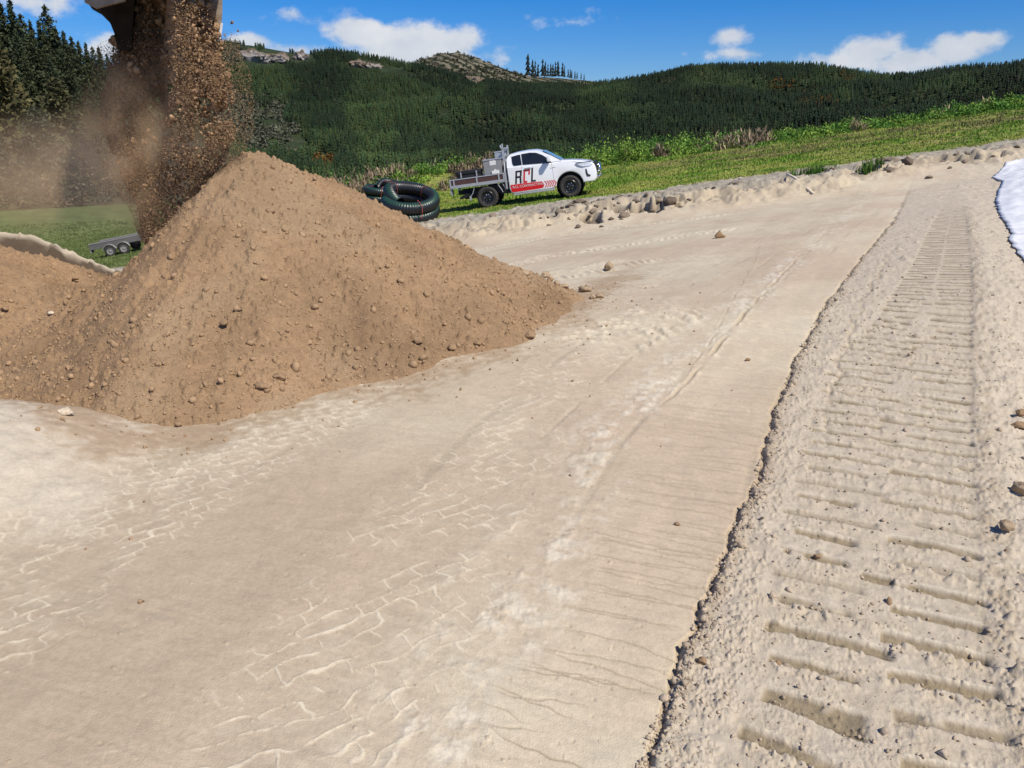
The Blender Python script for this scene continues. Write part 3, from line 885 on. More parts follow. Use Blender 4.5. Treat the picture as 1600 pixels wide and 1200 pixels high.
def clods():
    g = np.random.default_rng(77)
    lst = [
        # u, v(base), width px, height px, tan?, label
        (1124, 372, 12, 12, 0, 'dark pointed clod standing alone far out on the pale road'),
        (951, 421, 14, 13, 1, 'round tan clod alone on the road by the tyre lug marks'),
        (851, 434, 17, 12, 1, 'large rounded clod just beyond the right slope of the brown heap'),
        (820, 430, 14, 9, 1, 'low flat clod half hidden behind the right slope of the heap'),
        (870, 446, 9, 9, 1, 'small round clod between the two rows at the heap tip'),
        (881, 451, 14, 8, 1, 'flat elongated clod lying against the far side of the heap tip'),
        (914, 456, 19, 10, 1, 'wide wedge shaped clod with dark shadow off the heap tip'),
        (937, 466, 13, 8, 1, 'outermost blocky clod of the pair at the heap tip'),
        (926, 467, 11, 8, 1, 'inner squat clod of the pair touching at the heap tip'),
        (827, 527, 15, 14, 0, 'upright pointed clod on the road at the front toe of the heap'),
        (707, 547, 13, 11, 0, 'rounded dark clod in the lower right toe of the heap'),
        (654, 537, 13, 15, 0, 'upright brown clod partly buried low on the front of the heap'),
        (746, 541, 12, 8, 0, 'flat dark clod among small ones at the right toe'),
        (411, 610, 27, 14, 0, 'big flat brown clod at the front toe casting a dark shadow'),
        (437, 594, 20, 13, 0, 'rounded brown clod just behind the big flat clod at the toe'),
        (279, 666, 12, 8, 0, 'dark brown clod at the bottom edge of the heap by the road'),
        (247, 572, 17, 10, 0, 'oval clod on the lower left face of the heap'),
        (351, 509, 13, 10, 0, 'dark clod in the middle of the heap face'),
        (104, 648, 22, 14, 2, 'pale cream clod by the white sand left of the heap'),
        (1168, 564, 8, 5, 0, 'tiny dark stone alone on the smooth road before the crawler path'),
        (1277, 874, 13, 9, 0, 'small brown stone on the left half of the crawler path'),
        (1094, 1070, 15, 15, 0, 'dark pitted clod on the shoulder beside the road edge'),
        (1214, 1050, 13, 10, 0, 'dark little stone low on the crawler path'),
        (1590, 668, 26, 12, 0, 'brown clod at the right border above the white sand slope'),
        (1596, 650, 18, 12, 0, 'brown upper clod of the few at the right border'),
        (1572, 828, 22, 20, 1, 'crumbly tan clod on the slope right of the crawler path'),
        (1594, 772, 24, 22, 1, 'large rough tan clod at the right border of the picture'),
        (118, 437, 9, 5, 0, 'small dark clod on the saddle of the left heap'),
        (8, 486, 11, 8, 0, 'dark reddish clod at the left border on the low heap'),
        (80, 492, 10, 6, 2, 'pale pebble on the face of the low left heap'),
    ]
    for k, (u, v, wpx, hpx, tone, lab) in enumerate(lst):
        X, Y, Z = ray_surf(u, v)
        s = Y / FPX * 1.03 / 1.0
        tv, tf = BIGLUMP[k % len(BIGLUMP)]
        sx, sz = wpx * s * 0.5, hpx * s * 0.55
        V = tv * np.array([sx * 1.05, (sx + sz) * 0.5, sz])
        if 'pointed' in lab:
            V[:, :2] *= (1.15 - 0.75 * np.clip(V[:, 2:] / sz, -0.2, 1))
        rz = Matrix.Rotation(random.uniform(-0.5, 0.5), 3, 'Z')
        V = V @ np.array(rz).T
        V += sx * 0.09 * np.stack([perlin(tv[:, 0] * 4 + k, tv[:, 1] * 4 + tv[:, 2] * 3, 330 + j) for j in range(3)], 1)
        base = [(0.28, 0.185, 0.108), (0.35, 0.26, 0.17), (0.55, 0.46, 0.34)][tone]
        c = np.tile(np.array(base), (len(V), 1)) * (1 + 0.2 * perlin(tv[:, 0] * 5, tv[:, 1] * 5 + tv[:, 2] * 4, 340))[:, None]
        o = mesh_arr('clod', V, tf, c, M['clod'], True)
        o.location = (X, Y, float(surf(X, Y)[0]) + sz * 0.62)
        tag(o, lab, 'clod', 'clods lying round the heap and road')


clods()

# ================================================================== BUCKET AND THE SOIL IT TIPS
M['steel'] = pbr('worn_steel', (0.30, 0.235, 0.17), rough=0.7, metal=0.1, var=0.45, vscale=9, bump=0.4, bscale=40, bdist=0.004)
M['steel_dark'] = pbr('shade_dark_steel', (0.03, 0.022, 0.015), spec=0.03, rough=1.0, var=0.4, vscale=7)  # near-black: the shade inside the bucket is put into the steel's colour
M['edge'] = pbr('bright_edge', (0.72, 0.71, 0.68), rough=0.5, var=0.15, vscale=12)


def px_prism(bm, px, y0, y1):
    a = [bm.verts.new(P(u, v, y0)) for u, v in px]
    sh = P(250, 0, y1).x - P(250, 0, y0).x      # the bucket is slewed a little to the left
    b = [bm.verts.new(Vector((q.co.x + sh, y1, q.co.z))) for q in a]
    n = len(px)
    bm.faces.new(a); bm.faces.new(b[::-1])
    for i in range(n):
        bm.faces.new((a[i], b[i], b[(i + 1) % n], a[(i + 1) % n]))


def make_bucket():
    r = empty('digger_bucket', P(240, -120, 7.3))
    tag(r, 'worn steel digger bucket tipping brown soil at the top edge', 'digger bucket')
    inv = Matrix.Translation(-r.location)

    def part(name, polys, mat):
        bm = bmesh.new()
        for px, y0, y1 in polys: px_prism(bm, px, y0, y1)
        bm.transform(inv)
        return obj(name, bm, mat, r)
    arc = [(132, -80), (134, 0), (150, 9), (163, 22), (173, 38), (180, 56), (184, 78)]
    arc2 = [(205, 78), (215, -80)]
    part('side_plate', [(arc + arc2, 7.2, 7.75)], M['steel_dark'])
    part('side_plate', [([(300, -90), (306, -22), (316, 2), (330, 30), (343, 60), (345, 58), (347.5, 20), (347.5, -90)], 6.93, 6.99), ([(341, -90), (347, -90), (347, 20), (343, 56), (338, 44)], 6.99, 7.75)], M['steel'])
    part('cutting_lip', [([(128, -60), (196, -60), (196, 1), (172, 7), (151, 12.5), (132, 3)], 6.86, 6.918)], M['steel'])
    part('wear_strip', [([(344.5, 36), (348.5, 36), (345, 61), (341.5, 60)], 6.87, 6.928)], M['edge'])
    part('back_plate', [([(146, -190), (340, -190), (340, -20), (146, -20)], 7.752, 7.79)], M['steel_dark'])
    part('top_shell', [([(122, -230), (352, -230), (362, -92), (122, -92)], 6.5, 7.75)], M['steel_dark'])
    part('shade_arm', [([(296, -470), (430, -470), (408, -231), (318, -231)], 6.45, 6.88)], M['steel'])  # unseen arm, added above the bucket to shade the left of the soil
    for u in (205, 262):
        part('hinge_ear', [([(u, -330), (u + 12, -330), (u + 12, -231), (u, -231)], 7.1, 7.5)], M['steel'])


make_bucket()


def falling_soil():
    g = np.random.default_rng(90)
    vv = np.array([-70, 0, 40, 60, 100, 150, 200, 250, 300, 340, 372])
    ul = np.array([184, 186, 184, 180, 172, 160, 156, 180, 208, 222, 228])
    ur = np.array([316, 320, 332, 341, 348, 360, 356, 344, 322, 292, 260])
    SH = P(250, 0, 8.2).x - P(250, 0, 7.2).x

    def place(u, v, dY):
        base = np.array([P(a, b, 7.2) for a, b in zip(u, v)])
        base[:, 1] += dY; base[:, 0] += SH * dY
        return base

    def depth_of(u, v):
        """the right part bulges towards the road, the left hangs back inside the bucket"""
        sp = 266 + 6 * perlin(v * 0.05, v * 0, 409) - 14 * smooth(120, 300, v)
        k = smooth(-18, 12, u - sp)
        back = 0.34 * (1 - smooth(200, 310, v))
        return (1 - k) * back + k * (-0.26 * (1 - smooth(200, 320, v)))
    V, F, K = [], [], []
    off = 0

    def add(r):
        nonlocal off
        V.append(r[0]); F.append(r[1] + off); K.append(r[2]); off += len(r[0])
    base = (0.30, 0.192, 0.108)
    # solid sheet of soil still hanging together: two faces, torn and lumpy
    nu, nv = 190, 330
    tt, ww = np.meshgrid(np.linspace(0, 1, nu), np.linspace(-70, 250, nv), indexing='ij')
    tt = tt.ravel(); ww = ww.ravel()
    L = np.interp(ww, vv, ul) + 5; R = np.interp(ww, vv, ur) - 5
    u = L + (R - L) * tt
    u = u + 5 * perlin(ww * 0.06, ww * 0 + 2, 411)
    prof = np.sqrt(np.clip(1 - (2 * tt - 1) ** 2, 0, 1))
    n1 = fbm(u * 0.045, ww * 0.035, 4, 413)
    cr_ = crumbs(u / 160, ww / 160, 0.05, 0.7, 415, 0.15, 0.5, 1.0) + crumbs(u / 160, ww / 160, 0.11, 0.4, 417, 0.15, 0.5, 0.9) + crumbs(u / 160, ww / 160, 0.024, 0.8, 419, 0.15, 0.5, 1.0)
    d = depth_of(u, ww)
    tear = ww + 60 * fbm(u * 0.04, ww * 0.03, 3, 421) + 28 * perlin(u * 0.12, ww * 0.09, 423)
    for side in (1, -1):
        dd = d - side * (0.14 * prof + side * 0 + 0.07 * n1 * (side == 1) + cr_ * (side == 1)) + 0.04
        pts = place(u, ww, dd)
        qi = (np.arange(nu - 1)[:, None] * nv + np.arange(nv - 1)[None, :]).ravel()
        f = np.concatenate([np.stack([qi, qi + 1, qi + nv + 1], 1), np.stack([qi, qi + nv + 1, qi + nv], 1)])
        f = f[(tear[f] < 172).all(1)]
        add((pts, f, np.clip(np.array(base)[None] * (1 + 0.25 * fbm(u * 0.2, ww * 0.2, 3, 425))[:, None], .03, .6)))

    def cloud(n, v0, v1, pwr, spread, thick):
        v = v0 + (v1 - v0) * g.random(n) ** pwr
        L = np.interp(v, vv, ul); R = np.interp(v, vv, ur)
        t = 2 * g.random(n) - 1; t = np.sign(t) * np.abs(t) ** 0.85
        u = (L + R) / 2 + 6 * perlin(v * 0.03, v * 0 + 1.5, 401) + (R - L) / 2 * spread * t
        dY = depth_of(u, v) - thick * np.sqrt(np.clip(1 - t * t, 0, 1)) * (2 * g.random(n) - 0.75) - 0.02
        return place(u, v, dY), u, v
    p, u, v = cloud(9000, -60, 372, 1.15, 1.03, 0.24)
    den = 0.7 + 0.9 * perlin(u * 0.035, v * 0.025, 403)
    k = g.random(len(p)) < den * np.interp(v, [0, 200, 372], [0.8, 0.75, 0.7]); p = p[k]
    add(scatter(LUMP2, p, 0.006 + 0.009 * g.random(len(p)) ** 1.8 + 0.024 * g.random(len(p)) ** 14, g, soil_col(len(p), g, base, 0.22), 0.4))
    p, u, v = cloud(90000, 20, 378, 0.9, 1.06, 0.3)
    den = 0.6 + 1.3 * perlin(u * 0.03, v * 0.02, 405)
    k = g.random(len(p)) < den * np.interp(v, [0, 120, 372], [0.6, 1.2, 0.95]); p = p[k]
    add(scatter(LUMP0, p, 0.003 + 0.006 * g.random(len(p)) ** 2.5, g, soil_col(len(p), g, base, 0.3), 0.4))
    p, u, v = cloud(26000, 60, 375, 0.9, 1.35, 0.4)
    add(scatter(LUMP0, p, 0.0025 + 0.004 * g.random(len(p)) ** 2, g, soil_col(len(p), g, base, 0.3), 0.4))
    q = np.array([P(363, 35, 7.2), P(372, 48, 7.2), P(352, 56, 7.1), P(178, 60, 7.3), P(174, 66, 7.3), P(182, 68, 7.3)])
    add(scatter(LUMP2, q, np.array([.012, .01, .008, .03, .022, .03]), g, soil_col(6, g, base, 0.1)))
    # a few long slabs tumbling low in the stream
    q = np.array([P(238, 284, 7.0), P(247, 292, 6.98), P(243, 218, 7.0), P(232, 205, 7.0), P(262, 300, 7.1)])
    add(scatter(LUMP2, q, np.array([.035, .04, .028, .025, .025]), g, soil_col(5, g, (0.29, 0.19, 0.11), 0.1), 0.7))
    o = mesh_arr('falling_soil', np.concatenate(V), np.concatenate(F), np.concatenate(K), M['clod'])
    tag(o, 'stream of loose brown soil falling from the bucket on to the heap', 'falling soil', kind='stuff')


falling_soil()


def dust(name, c, rad, dens, nscale, lab, thr=0.42):
    bm = bmesh.new(); bmesh.ops.create_uvsphere(bm, u_segments=24, v_segments=14, radius=1.0)
    m = bpy.data.materials.new(name); m.use_nodes = True
    nt = m.node_tree; nt.nodes.clear(); N, L = nt.nodes.new, nt.links.new
    tc = N('ShaderNodeTexCoord')
    ln = N('ShaderNodeVectorMath'); ln.operation = 'LENGTH'; L(tc.outputs['Object'], ln.inputs[0])
    fo = N('ShaderNodeMapRange'); fo.interpolation_type = 'SMOOTHSTEP'
    fo.inputs['From Min'].default_value = 1.0; fo.inputs['From Max'].default_value = 0.15; L(ln.outputs['Value'], fo.inputs['Value'])
    nz = N('ShaderNodeTexNoise'); nz.inputs['Scale'].default_value = nscale; nz.inputs['Detail'].default_value = 4
    L(tc.outputs['Object'], nz.inputs['Vector'])
    mr = N('ShaderNodeMapRange'); mr.inputs['From Min'].default_value = thr; mr.inputs['From Max'].default_value = 0.72; mr.inputs['To Max'].default_value = dens
    L(nz.outputs[0], mr.inputs['Value'])
    mu = N('ShaderNodeMath'); mu.operation = 'MULTIPLY'; L(fo.outputs[0], mu.inputs[0]); L(mr.outputs[0], mu.inputs[1])
    pv = N('ShaderNodeVolumePrincipled'); pv.inputs['Color'].default_value = (0.93, 0.68, 0.43, 1); pv.inputs['Anisotropy'].default_value = 0.1
    L(mu.outputs[0], pv.inputs['Density'])
    ou = N('ShaderNodeOutputMaterial'); L(pv.outputs[0], ou.inputs['Volume'])
    o = obj(name, bm, m); o.location = c; o.scale = rad
    tag(o, lab, 'dust', kind='stuff')


dust('soil_dust', P(245, 245, 7.15), (0.85, 0.6, 0.95), 4.2, 2.8, 'brown dust hanging round the falling soil')
dust('drifting_dust', P(110, 275, 8.6), (2.2, 1.2, 0.85), 0.95, 1.6, 'thin tan dust drifting left of the falling soil', 0.3)

# ================================================================== HILLS
HILL_ROOTS = {}


def layer(name, ridge, rb, zb, rr, colfn, na=260, nt=70, ex=1.0, sink=2.5, tmax=1.25, noise=3.0, seed=500):
    az = np.array([azel(u, v)[0] for u, v in ridge]); el = np.array([azel(u, v)[1] for u, v in ridge])
    a = np.linspace(az[0], az[-1], na); t = np.linspace(-0.08, tmax, nt)

    def z_at(aa, tt):
        e = np.interp(aa, az, el)
        zr = CAM_H + np.tan(e) * rr - sink
        tp = np.clip(tt, 0, 1)
        p = np.where(tt <= 1, tp ** ex, 1 - 1.2 * (tt - 1))
        p = np.where(tt < 0, tt * 0.6, p)
        r = rb + (rr - rb) * tt
        X = r * np.sin(aa); Y = r * np.cos(aa)
        damp = smooth(0, 0.3, tt) * smooth(1.0, 0.7, tt) + 0.06
        return X, Y, zb + (zr - zb) * p + noise * damp * fbm(X * 0.012, Y * 0.012, 3, seed)
    A, T = np.meshgrid(a, t, indexing='ij')
    X, Y, Z = z_at(A.ravel(), T.ravel())
    k = nt
    qi = (np.arange(na - 1)[:, None] * k + np.arange(k - 1)[None, :]).ravel()
    f = np.stack([qi, qi + 1, qi + k + 1, qi + k], 1)
    V = np.stack([X, Y, Z], 1)
    o = mesh_arr(name, V, f, colfn(V, A.ravel(), T.ravel()), M['hill'], True)
    tag(o, kind='structure')
    return z_at, (az[0], az[-1])


def hc_dark(V, A, T):
    n = fbm(V[:, 0] * 0.03, V[:, 1] * 0.03, 4, 511)
    c = np.array([0.028, 0.04, 0.017])[None] * (1 + 0.4 * n)[:, None]
    m = smooth(0.25, 0.8, fbm(V[:, 0] * 0.05 + 5, V[:, 1] * 0.05, 3, 515))[:, None] * 0.5
    return np.clip(c * (1 - m) + m * np.array([0.07, 0.06, 0.035]), 0.005, 1)


def hc_knob(V, A, T):
    w = fbm(V[:, 0] * 0.02, V[:, 1] * 0.02, 2, 521)
    s = np.sin((V[:, 0] * 0.55 + V[:, 2] * 1.15 + 3 * w) * 0.9 + 2.0 * fbm(V[:, 0] * 0.06, V[:, 1] * 0.06, 3, 522))
    m = smooth(-0.35, 0.45, s + 0.6 * fbm(V[:, 0] * 0.2, V[:, 2] * 0.3, 3, 523))[:, None]
    return m * np.array([0.155, 0.14, 0.095]) + (1 - m) * np.array([0.022, 0.027, 0.013])


def hc_brush(V, A, T):
    n = smooth(-0.3, 0.4, fbm(V[:, 0] * 0.15, V[:, 1] * 0.15, 4, 531))[:, None]
    return n * np.array([0.095, 0.08, 0.045]) + (1 - n) * np.array([0.05, 0.055, 0.025])


BACK = [(230, 75), (300, 66), (345, 61), (390, 63), (440, 72), (470, 78), (520, 74), (560, 78), (600, 86), (650, 97), (700, 108), (760, 120), (810, 127), (860, 126), (920, 126), (1000, 116), (1080, 100),
        (1160, 96), (1280, 96), (1350, 108), (1390, 114), (1430, 112), (1500, 101), (1600, 93), (1720, 92), (1900, 110)]
SPUR = [(230, 130), (330, 200), (400, 182), (470, 160), (540, 150), (610, 152), (660, 168), (700, 188), (760, 212), (820, 232), (890, 252), (960, 275)]
KNOB = [(590, 130), (625, 110), (655, 93), (690, 83), (715, 81), (750, 92), (800, 111), (830, 118), (870, 121), (930, 126), (990, 135)]
LEFT = [(-420, 60), (-150, 70), (0, 98), (60, 112), (120, 128), (175, 140), (240, 165), (300, 205), (360, 245), (430, 275)]
zb_back, ab_ = layer('far_hill', BACK, 190, -14, 540, hc_dark, 420, 90, 1.0, 2.6, noise=8.0)
zb_spur, as_ = layer('spur_hill', SPUR, 170, -13, 360, hc_dark, 200, 70, 0.95, 2.6, noise=7.0, seed=540)
zb_knob, ak_ = layer('knob_hill', KNOB, 600, 10, 820, hc_knob, 220, 140, 0.8, 0.5, noise=2.0, seed=550)
zb_left, al_ = layer('near_hill', LEFT, 118, -11.5, 190, hc_brush, 160, 60, 0.85, 0.5, noise=1.5, seed=560)
# valley floor between the field and the hills
va = np.linspace(-1.5, 1.5, 120); vr = np.array([60, 80, 100, 120, 140, 170, 200, 260, 1200.0])
VA, VR = np.meshgrid(va, vr, indexing='ij')
vz = np.interp(VR, [60, 100, 170, 260, 1200], [-14.0, -13.5, -13, -13, -13])
vf = (np.arange(119)[:, None] * 9 + np.arange(8)[None, :]).ravel()
vcol = np.tile(np.array([0.05, 0.06, 0.025]), (VA.size, 1))
o = mesh_arr('valley_floor', np.stack([VR * np.sin(VA), VR * np.cos(VA), vz], -1).reshape(-1, 3), np.stack([vf, vf + 1, vf + 10, vf + 9], 1), vcol, M['hill'], True)
tag(o, kind='structure')


def conifer_template(seed, tiers=4, n=6):
    r = random.Random(seed)
    V = []; F = []; S = []
    for t in range(tiers):
        z0 = 0.06 + 0.9 * t / tiers
        rad = 0.21 * (1 - t / tiers) ** 0.8 + 0.025
        zt = min(1.0, z0 + 1.25 / tiers) if t < tiers - 1 else 1.0
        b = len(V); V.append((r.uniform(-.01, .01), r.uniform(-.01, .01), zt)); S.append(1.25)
        ph = r.uniform(0, 6.3)
        for i in range(n):
            a = ph + 6.283 * i / n
            q = rad * (1.0 if i % 2 == 0 else 0.6) * r.uniform(0.75, 1.25)
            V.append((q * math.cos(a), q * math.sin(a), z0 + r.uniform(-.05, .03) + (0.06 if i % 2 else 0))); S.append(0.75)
        for i in range(n):
            F.append((b, b + 1 + i, b + 1 + (i + 1) % n))
    return np.array(V), np.array(F), np.array(S)


CT = [conifer_template(s) for s in range(6)]


def forest_mesh(pos, h, tint, seed):
    g = np.random.default_rng(seed)
    V = []; F = []; K = []; off = 0
    idx = g.integers(0, len(CT), len(pos))
    for k, (tv, tf, ts) in enumerate(CT):
        s = np.where(idx == k)[0]; n = len(s)
        if n == 0: continue
        a = g.random(n) * 6.283; ca, sa = np.cos(a), np.sin(a)
        wd = (h[s] * g.uniform(0.8, 1.35, n))[:, None]
        X = (tv[None, :, 0] * ca[:, None] - tv[None, :, 1] * sa[:, None]) * wd + pos[s, 0][:, None]
        Y = (tv[None, :, 0] * sa[:, None] + tv[None, :, 1] * ca[:, None]) * wd + pos[s, 1][:, None]
        Z = tv[None, :, 2] * h[s][:, None] + pos[s, 2][:, None]
        V.append(np.stack([X, Y, Z], -1).reshape(-1, 3))
        F.append((tf[None] + (off + np.arange(n) * len(tv))[:, None, None]).reshape(-1, 3))
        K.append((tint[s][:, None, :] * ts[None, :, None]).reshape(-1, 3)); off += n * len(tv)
    return np.concatenate(V), np.concatenate(F), np.concatenate(K)


# bare places on the slopes, as (u, v, ru, rv) seen from the road
BARE = [(385, 92, 30, 20), (425, 90, 34, 17), (470, 94, 22, 11), (570, 102, 26, 9), (605, 110, 22, 8), (635, 118, 28, 5), (695, 178, 10, 9), (408, 205, 62, 42), (355, 175, 40, 34), (455, 225, 26, 22), (505, 252, 22, 12)]


def plant(zfun, arange, t0, t1, na, nt_, h0, seed, bare=True, base=(0.0125, 0.023, 0.0095)):
    g = np.random.default_rng(seed)
    A, T = np.meshgrid(np.linspace(arange[0], arange[1], na), np.linspace(t0, t1, nt_), indexing='ij')
    A = A.ravel() + g.normal(0, 0.42, A.size) * (arange[1] - arange[0]) / na
    T = T.ravel() + g.normal(0, 0.42, T.size) * (t1 - t0) / nt_
    T = np.clip(T, t0, 1.01)
    X, Y, Z = zfun(A, T)
    pos = np.stack([X, Y, Z], 1)
    u, v = project(pos)
    keep = (u > -60) & (u < 1680)
    if bare:
        wob = 0.35 * fbm(u * 0.05, v * 0.05, 3, 601)
        for (bu, bv, ru, rv) in BARE:
            keep &= ~(np.hypot((u - bu) / ru, (v - bv) / rv) + wob < 1)
        # thinner, browner ground low on the right and along the crest
        thin = smooth(1050, 1250, u) * smooth(-0.2, 0.5, fbm(u * 0.012, v * 0.03, 3, 603))
        thin = np.maximum(thin, 0.75 * smooth(0.2, 0.6, fbm(u * 0.02 + 4, v * 0.05, 3, 604)) * (v < 110) * (u < 700))
        keep &= g.random(len(u)) > 0.45 * thin
    pos = pos[keep]; u = u[keep]; v = v[keep]
    n = len(pos)
    pat = fbm(pos[:, 0] * 0.02, pos[:, 1] * 0.02, 3, 605)
    tint = np.array(base)[None] * (1 + 0.20 * g.normal(size=(n, 1)) + 0.32 * pat[:, None])
    tint = tint * (1 + np.array([0.14, 0, -0.06])[None] * g.normal(size=(n, 1)))
    lit_tint = smooth(0.0, 0.5, fbm(u * 0.009, v * 0.02, 3, 609) + 0.35 * smooth(760, 560, u))[:, None]  # sunlit patches painted into the tree tint, stronger on the left
    tint = tint * (1 + lit_tint * np.array([1.2, 1.0, 0.6])[None])
    go = smooth(0.35, 0.7, fbm(u * 0.011 + 2, v * 0.028, 3, 607)) * smooth(1060, 1230, u) * smooth(1500, 1380, u)
    sel = g.random(n) < 0.35 * go
    tint[sel] = np.array([0.12, 0.065, 0.02]) * g.uniform(0.6, 1.2, (sel.sum(), 1))
    tint = np.clip(tint, 0.006, 0.4)
    h = h0 * g.uniform(0.65, 1.25, n)
    h[sel] *= 0.5
    return pos - np.array([0, 0, 0.1]), h, tint


p1, h1, t1 = plant(zb_back, ab_, 0.10, 1.0, 480, 100, 3.1, 611)
p2, h2, t2 = plant(zb_spur, as_, 0.02, 1.0, 180, 74, 3.0, 612, base=(0.020, 0.036, 0.014))  # spur trees get a paler base, painted as sunlit
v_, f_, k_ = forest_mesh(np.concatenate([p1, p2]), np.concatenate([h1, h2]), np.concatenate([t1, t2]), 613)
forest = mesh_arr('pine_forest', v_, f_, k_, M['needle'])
tag(forest, 'dense young pine plantation covering the far hills', 'pine forest', kind='stuff')


def bush_cloud(name, centres, radii, heights, tints, nleaf, leaf, label, cat, seed, flat=0.6, kind='stuff', mat='leaf', lance=1.0, up=0.0):
    """dense leafy masses: small faces spread through each clump"""
    g = np.random.default_rng(seed)
    n = len(centres); N = n * nleaf
    d = g.normal(size=(N, 3)); d /= np.linalg.norm(d, axis=1)[:, None]
    d[:, 2] = np.abs(d[:, 2])
    q = g.random(N) ** 0.45
    ci = np.repeat(np.arange(n), nleaf)
    lump = 1 + 0.35 * perlin(d[:, 0] * 2 + ci * 1.7, d[:, 1] * 2 + d[:, 2] * 2, 700)
    pos = centres[ci] + d * (q * lump)[:, None] * np.stack([radii[ci], radii[ci], heights[ci]], 1)
    R = rand_rot(N, g)
    ax = R[:, :, 0]; ay = R[:, :, 1]
    if up > 0:
        ax = ax * (1 - up) + np.array([0, 0, up])[None] + d * 0.3
        ax /= np.linalg.norm(ax, axis=1)[:, None]
    s = (leaf * g.uniform(0.6, 1.4, N))[:, None]
    v = np.stack([pos + ax * s * lance, pos + ay * s * 0.5, pos - ax * s * lance, pos - ay * s * 0.5], 1).reshape(-1, 3)
    f = np.arange(N * 4).reshape(N, 4)
    c = tints[ci] * (1 + 0.25 * g.normal(size=(N, 1)))
    o = mesh_arr(name, v, f, np.repeat(np.clip(c, 0.005, 0.8), 4, 0), M[mat])
    return tag(o, label, cat, kind=kind)


def hill_pts(zf, specs, n_each, seed):
    """points on a hill inside ellipses (u, v, ru, rv): a search in (azimuth, t)"""
    g = np.random.default_rng(seed)
    out = []
    for (u, v, ru, rv) in specs:
        tt = np.linspace(0, 1.02, 300)
        k = 0
        for _ in range(n_each * 5):
            uu = u + ru * g.uniform(-1, 1); vv_ = v + rv * g.uniform(-1, 1)
            if ((uu - u) / ru) ** 2 + ((vv_ - v) / rv) ** 2 > 1: continue
            a, _e = azel(uu, vv_)
            X, Y, Z = zf(np.full(300, a), tt)
            _, pv = project(np.stack([X, Y, Z], 1))
            i = int(np.argmin(np.abs(pv - vv_)))
            if abs(pv[i] - vv_) < 6: out.append((X[i], Y[i], Z[i])); k += 1
            if k >= n_each: break
    return np.array(out)


g_ = np.random.default_rng(71)
sp = np.concatenate([hill_pts(zb_spur, [(408, 212, 62, 44), (455, 228, 30, 22), (360, 200, 40, 30)], 200, 72), hill_pts(zb_back, [(408, 190, 62, 44), (355, 172, 40, 36), (355, 85, 25, 18)], 240, 172)])
bush_cloud('grey_scrub', sp, g_.uniform(1.2, 2.6, len(sp)), g_.uniform(0.9, 2.0, len(sp)), np.array([0.095, 0.10, 0.065])[None] * g_.uniform(0.6, 1.3, (len(sp), 1)), 60, 0.45, 'grey green scrub on the bare patch low on the far hill', 'scrub', 73)
ks = hill_pts(zb_knob, [(700, 104, 80, 24), (760, 120, 60, 14), (650, 112, 50, 16)], 260, 173)
bush_cloud('summit_scrub', ks, g_.uniform(0.8, 2.2, len(ks)), g_.uniform(0.8, 2.2, len(ks)), np.where(g_.random((len(ks), 1)) < 0.6, np.array([[0.035, 0.042, 0.02]]), np.array([[0.15, 0.13, 0.095]])) * g_.uniform(0.6, 1.3, (len(ks), 1)), 26, 0.6, 'scrub and slash on the cleared far summit', 'scrub', 174)
go = hill_pts(zb_spur, [(512, 252, 20, 10)], 30, 74)
go2 = hill_pts(zb_back, [(1325, 122, 18, 9), (1215, 132, 26, 9), (1290, 158, 20, 7), (1250, 165, 30, 6), (1380, 172, 20, 5), (1335, 96, 26, 3)], 26, 75)
go = np.concatenate([go, go2])
bush_cloud('flowering_gorse', go, g_.uniform(1.0, 2.2, len(go)), g_.uniform(0.9, 2.0, len(go)), np.array([0.16, 0.085, 0.022])[None] * g_.uniform(0.5, 1.2, (len(go), 1)), 40, 0.4, 'orange brown flowering gorse among the pines', 'gorse', 76)


def outcrop(name, zf, u, v, wpx, hpx, label, seed, col=(0.36, 0.33, 0.31)):
    p = hill_pts(zf, [(u, v, 3, 3)], 1, seed)
    if len(p) == 0: return
    c = p[0]; s = np.linalg.norm(c) / FPX
    tv, tf = lump_templates(1, 4, seed, 0.30)[0]
    n = fbm(tv[:, 0] * 3 + tv[:, 2], tv[:, 1] * 3 + tv[:, 2] * 2.5, 4, 800 + seed)
    V = tv * (1 + 0.28 * n)[:, None] * np.array([wpx * s * 0.5, wpx * s * 0.22 + 1.5, hpx * s * 0.62])
    m = smooth(-0.2, 0.6, n + 0.5 * tv[:, 2])[:, None]
    k = (1 - m) * np.array(col) + m * np.array([0.15, 0.115, 0.08])
    o = mesh_arr(name, V, tf, k, M['outcrop'])
    o.location = c + np.array([0, 0, hpx * s * 0.1])
    tag(o, label, 'rock outcrop')


M['outcrop'] = pbr('outcrop_rock', attr=True, rough=0.95, spec=0.1, var=0.5, vscale=0.5, bump=1.0, bscale=0.8, bdist=1.5)
outcrop('rock_outcrop', zb_back, 393, 96, 44, 17, 'pale grey rock face high on the far hill nearest the soil stream', 81, (0.42, 0.40, 0.40))
outcrop('rock_outcrop', zb_back, 438, 92, 44, 13, 'brown topped rock face in the middle of the high outcrops', 82)
outcrop('rock_outcrop', zb_back, 470, 96, 22, 13, 'small rounded grey bluff right of the brown topped outcrop', 83, (0.38, 0.35, 0.34))
outcrop('rock_outcrop', zb_back, 558, 101, 28, 9, 'brown slip scar on the hillside under the big white cloud', 84, (0.30, 0.24, 0.20))
outcrop('rock_outcrop', zb_back, 583, 108, 24, 10, 'slanting grey rock slab under the big white cloud', 85, (0.42, 0.39, 0.37))
outcrop('rock_outcrop', zb_back, 625, 117, 36, 5, 'long thin brown bank cut across the far hillside', 86, (0.20, 0.15, 0.10))
outcrop('rock_outcrop', zb_back, 738, 128, 30, 14, 'pale bare scar at the foot of the cleared knoll', 87, (0.27, 0.23, 0.18))

# ------------------------------------------------------------------ near trees on the left


